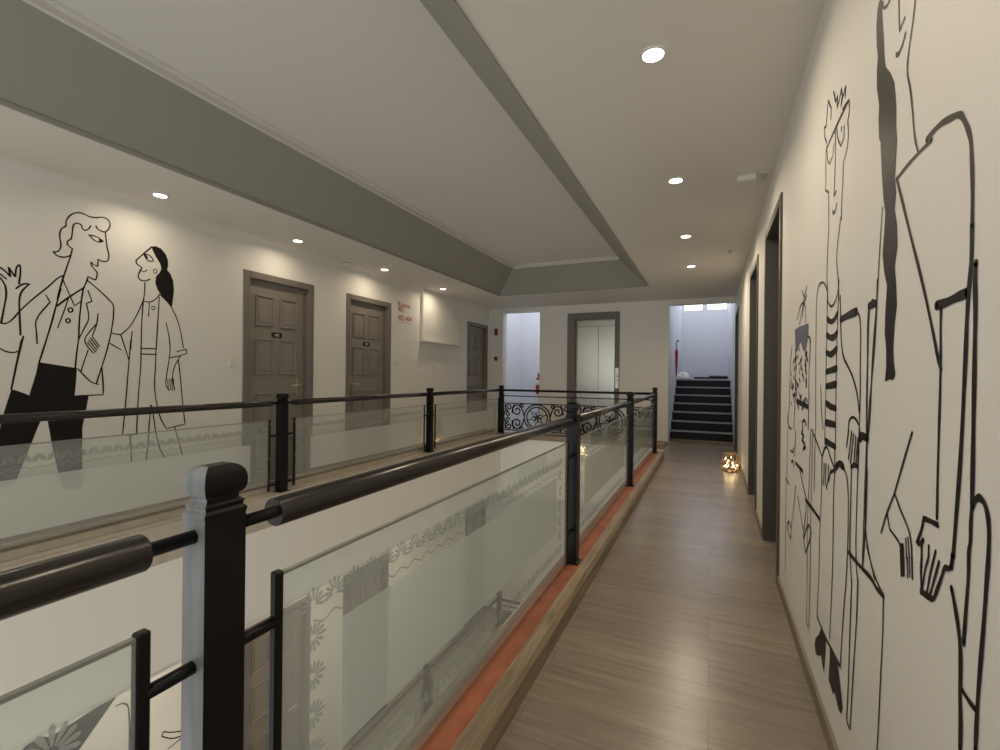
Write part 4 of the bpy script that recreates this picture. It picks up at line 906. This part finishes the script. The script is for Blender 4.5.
def smooth(p, n=4):
    """Catmull-Rom through the drawn points, keeping sharp corners"""
    p = [Vector(q) for q in p]; out = []
    for i in range(len(p)-1):
        a, b = p[i], p[i+1]
        def tang(j):
            if j == 0 or j == len(p)-1: return None
            u, v = p[j]-p[j-1], p[j+1]-p[j]
            if u.length < 1e-6 or v.length < 1e-6 or u.normalized().dot(v.normalized()) < .68: return None
            return (u.normalized()+v.normalized()).normalized()
        d = (b-a); L = d.length
        ta = tang(i); tb = tang(i+1)
        ta = d if ta is None else ta*L; tb = d if tb is None else tb*L
        for k in range(n):
            t = k/n; out.append(a*(2*t**3-3*t**2+1)+ta*(t**3-2*t**2+t)+b*(-2*t**3+3*t**2)+tb*(t**3-t**2))
    return out+[p[-1]]
def mural(keys, X, side, scale, dz, name, label, cat, cap=99, mats=('ink',), fill=None):
    root = None; late = []
    for ki, key in enumerate(keys):
        mb = MB(); layer = 0
        for typ, wmm, pts in MURALS[key]:
            layer += 1; x = X+side*(.0010+.00001*layer)
            if typ == 'f':
                q = pts[:-1] if (Vector(pts[0])-Vector(pts[-1])).length < .002 else pts
                area = abs(sum(q[i-1][0]*q[i][1]-q[i][0]*q[i-1][1] for i in range(len(q))))/2
                if fill and area > .004: late.append((x, q))
                else: mb.add([(x, y, z+dz) for y, z in q], [tuple(range(len(q)))])
                continue
            if (Vector(pts[0])-Vector(pts[-1])).length < 1e-5 and len(pts) < 3: continue
            p = smooth(pts); w_ = min(wmm*scale, cap)*.0005; i = len(mb.v); vs = []
            for k, c in enumerate(p):
                d = (p[min(k+1, len(p)-1)]-p[max(k-1, 0)])
                if d.length < 1e-7: d = Vector((0, 1))
                d.normalize(); nn = Vector((-d.y, d.x)); f = 1+.10*math.sin(k*.7+layer)
                vs += [(x, c.x+nn.x*w_*f, c.y+nn.y*w_*f+dz), (x, c.x-nn.x*w_*f, c.y-nn.y*w_*f+dz)]
            mb.add(vs, [(2*k, 2*k+1, 2*k+3, 2*k+2) for k in range(len(p)-1)])
            for e in (p[0], p[-1]):     # round brush ends
                mb.add([(x, e.x+w_*math.cos(t*math.pi/5), e.y+w_*math.sin(t*math.pi/5)+dz) for t in range(10)], [tuple(range(10))])
        o = mb.build(name if ki == 0 else 'coloured_area', M[mats[ki]], root)
        if ki == 0: root = tag(o, label, cat)
    for x, q in late: MB().add([(x, y, z+dz) for y, z in q], [tuple(range(len(q)))]).build(fill, M['ink'], root)
    return root
mural(['woman_braid'], XW, -1, .85, 0, 'wall_drawing', 'largest black line drawing, a woman with a long braid, on the corridor wall', 'wall drawing', fill='braid')
mural(['man_striped'], XW, -1, 1.1, 0, 'wall_drawing', 'black line drawing of a tall man with glasses and striped top on the right wall', 'wall drawing', cap=24, fill='shoe')
mural(['child', 'child_bandana'], XW, -1, 1.3, 0, 'wall_drawing', 'line drawing of a small figure with a blue grey scarf', 'wall drawing', mats=('ink', 'bandana'))
mural(['man_jacket'], XL, 1, 1.0, 0, 'wall_drawing', 'black line drawing of a waving man in jacket and black trousers', 'wall drawing', fill='trousers')
mural(['woman_ponytail'], XL, 1, 1.0, 0, 'wall_drawing', 'black line drawing of a woman with a black ponytail and long coat', 'wall drawing', fill='hair')
mural(['lower_mural'], XL, 1, 1.0, 0, 'wall_drawing', 'part of a black wall drawing on the storey below, seen past the newel post', 'wall drawing', fill='black_patch')
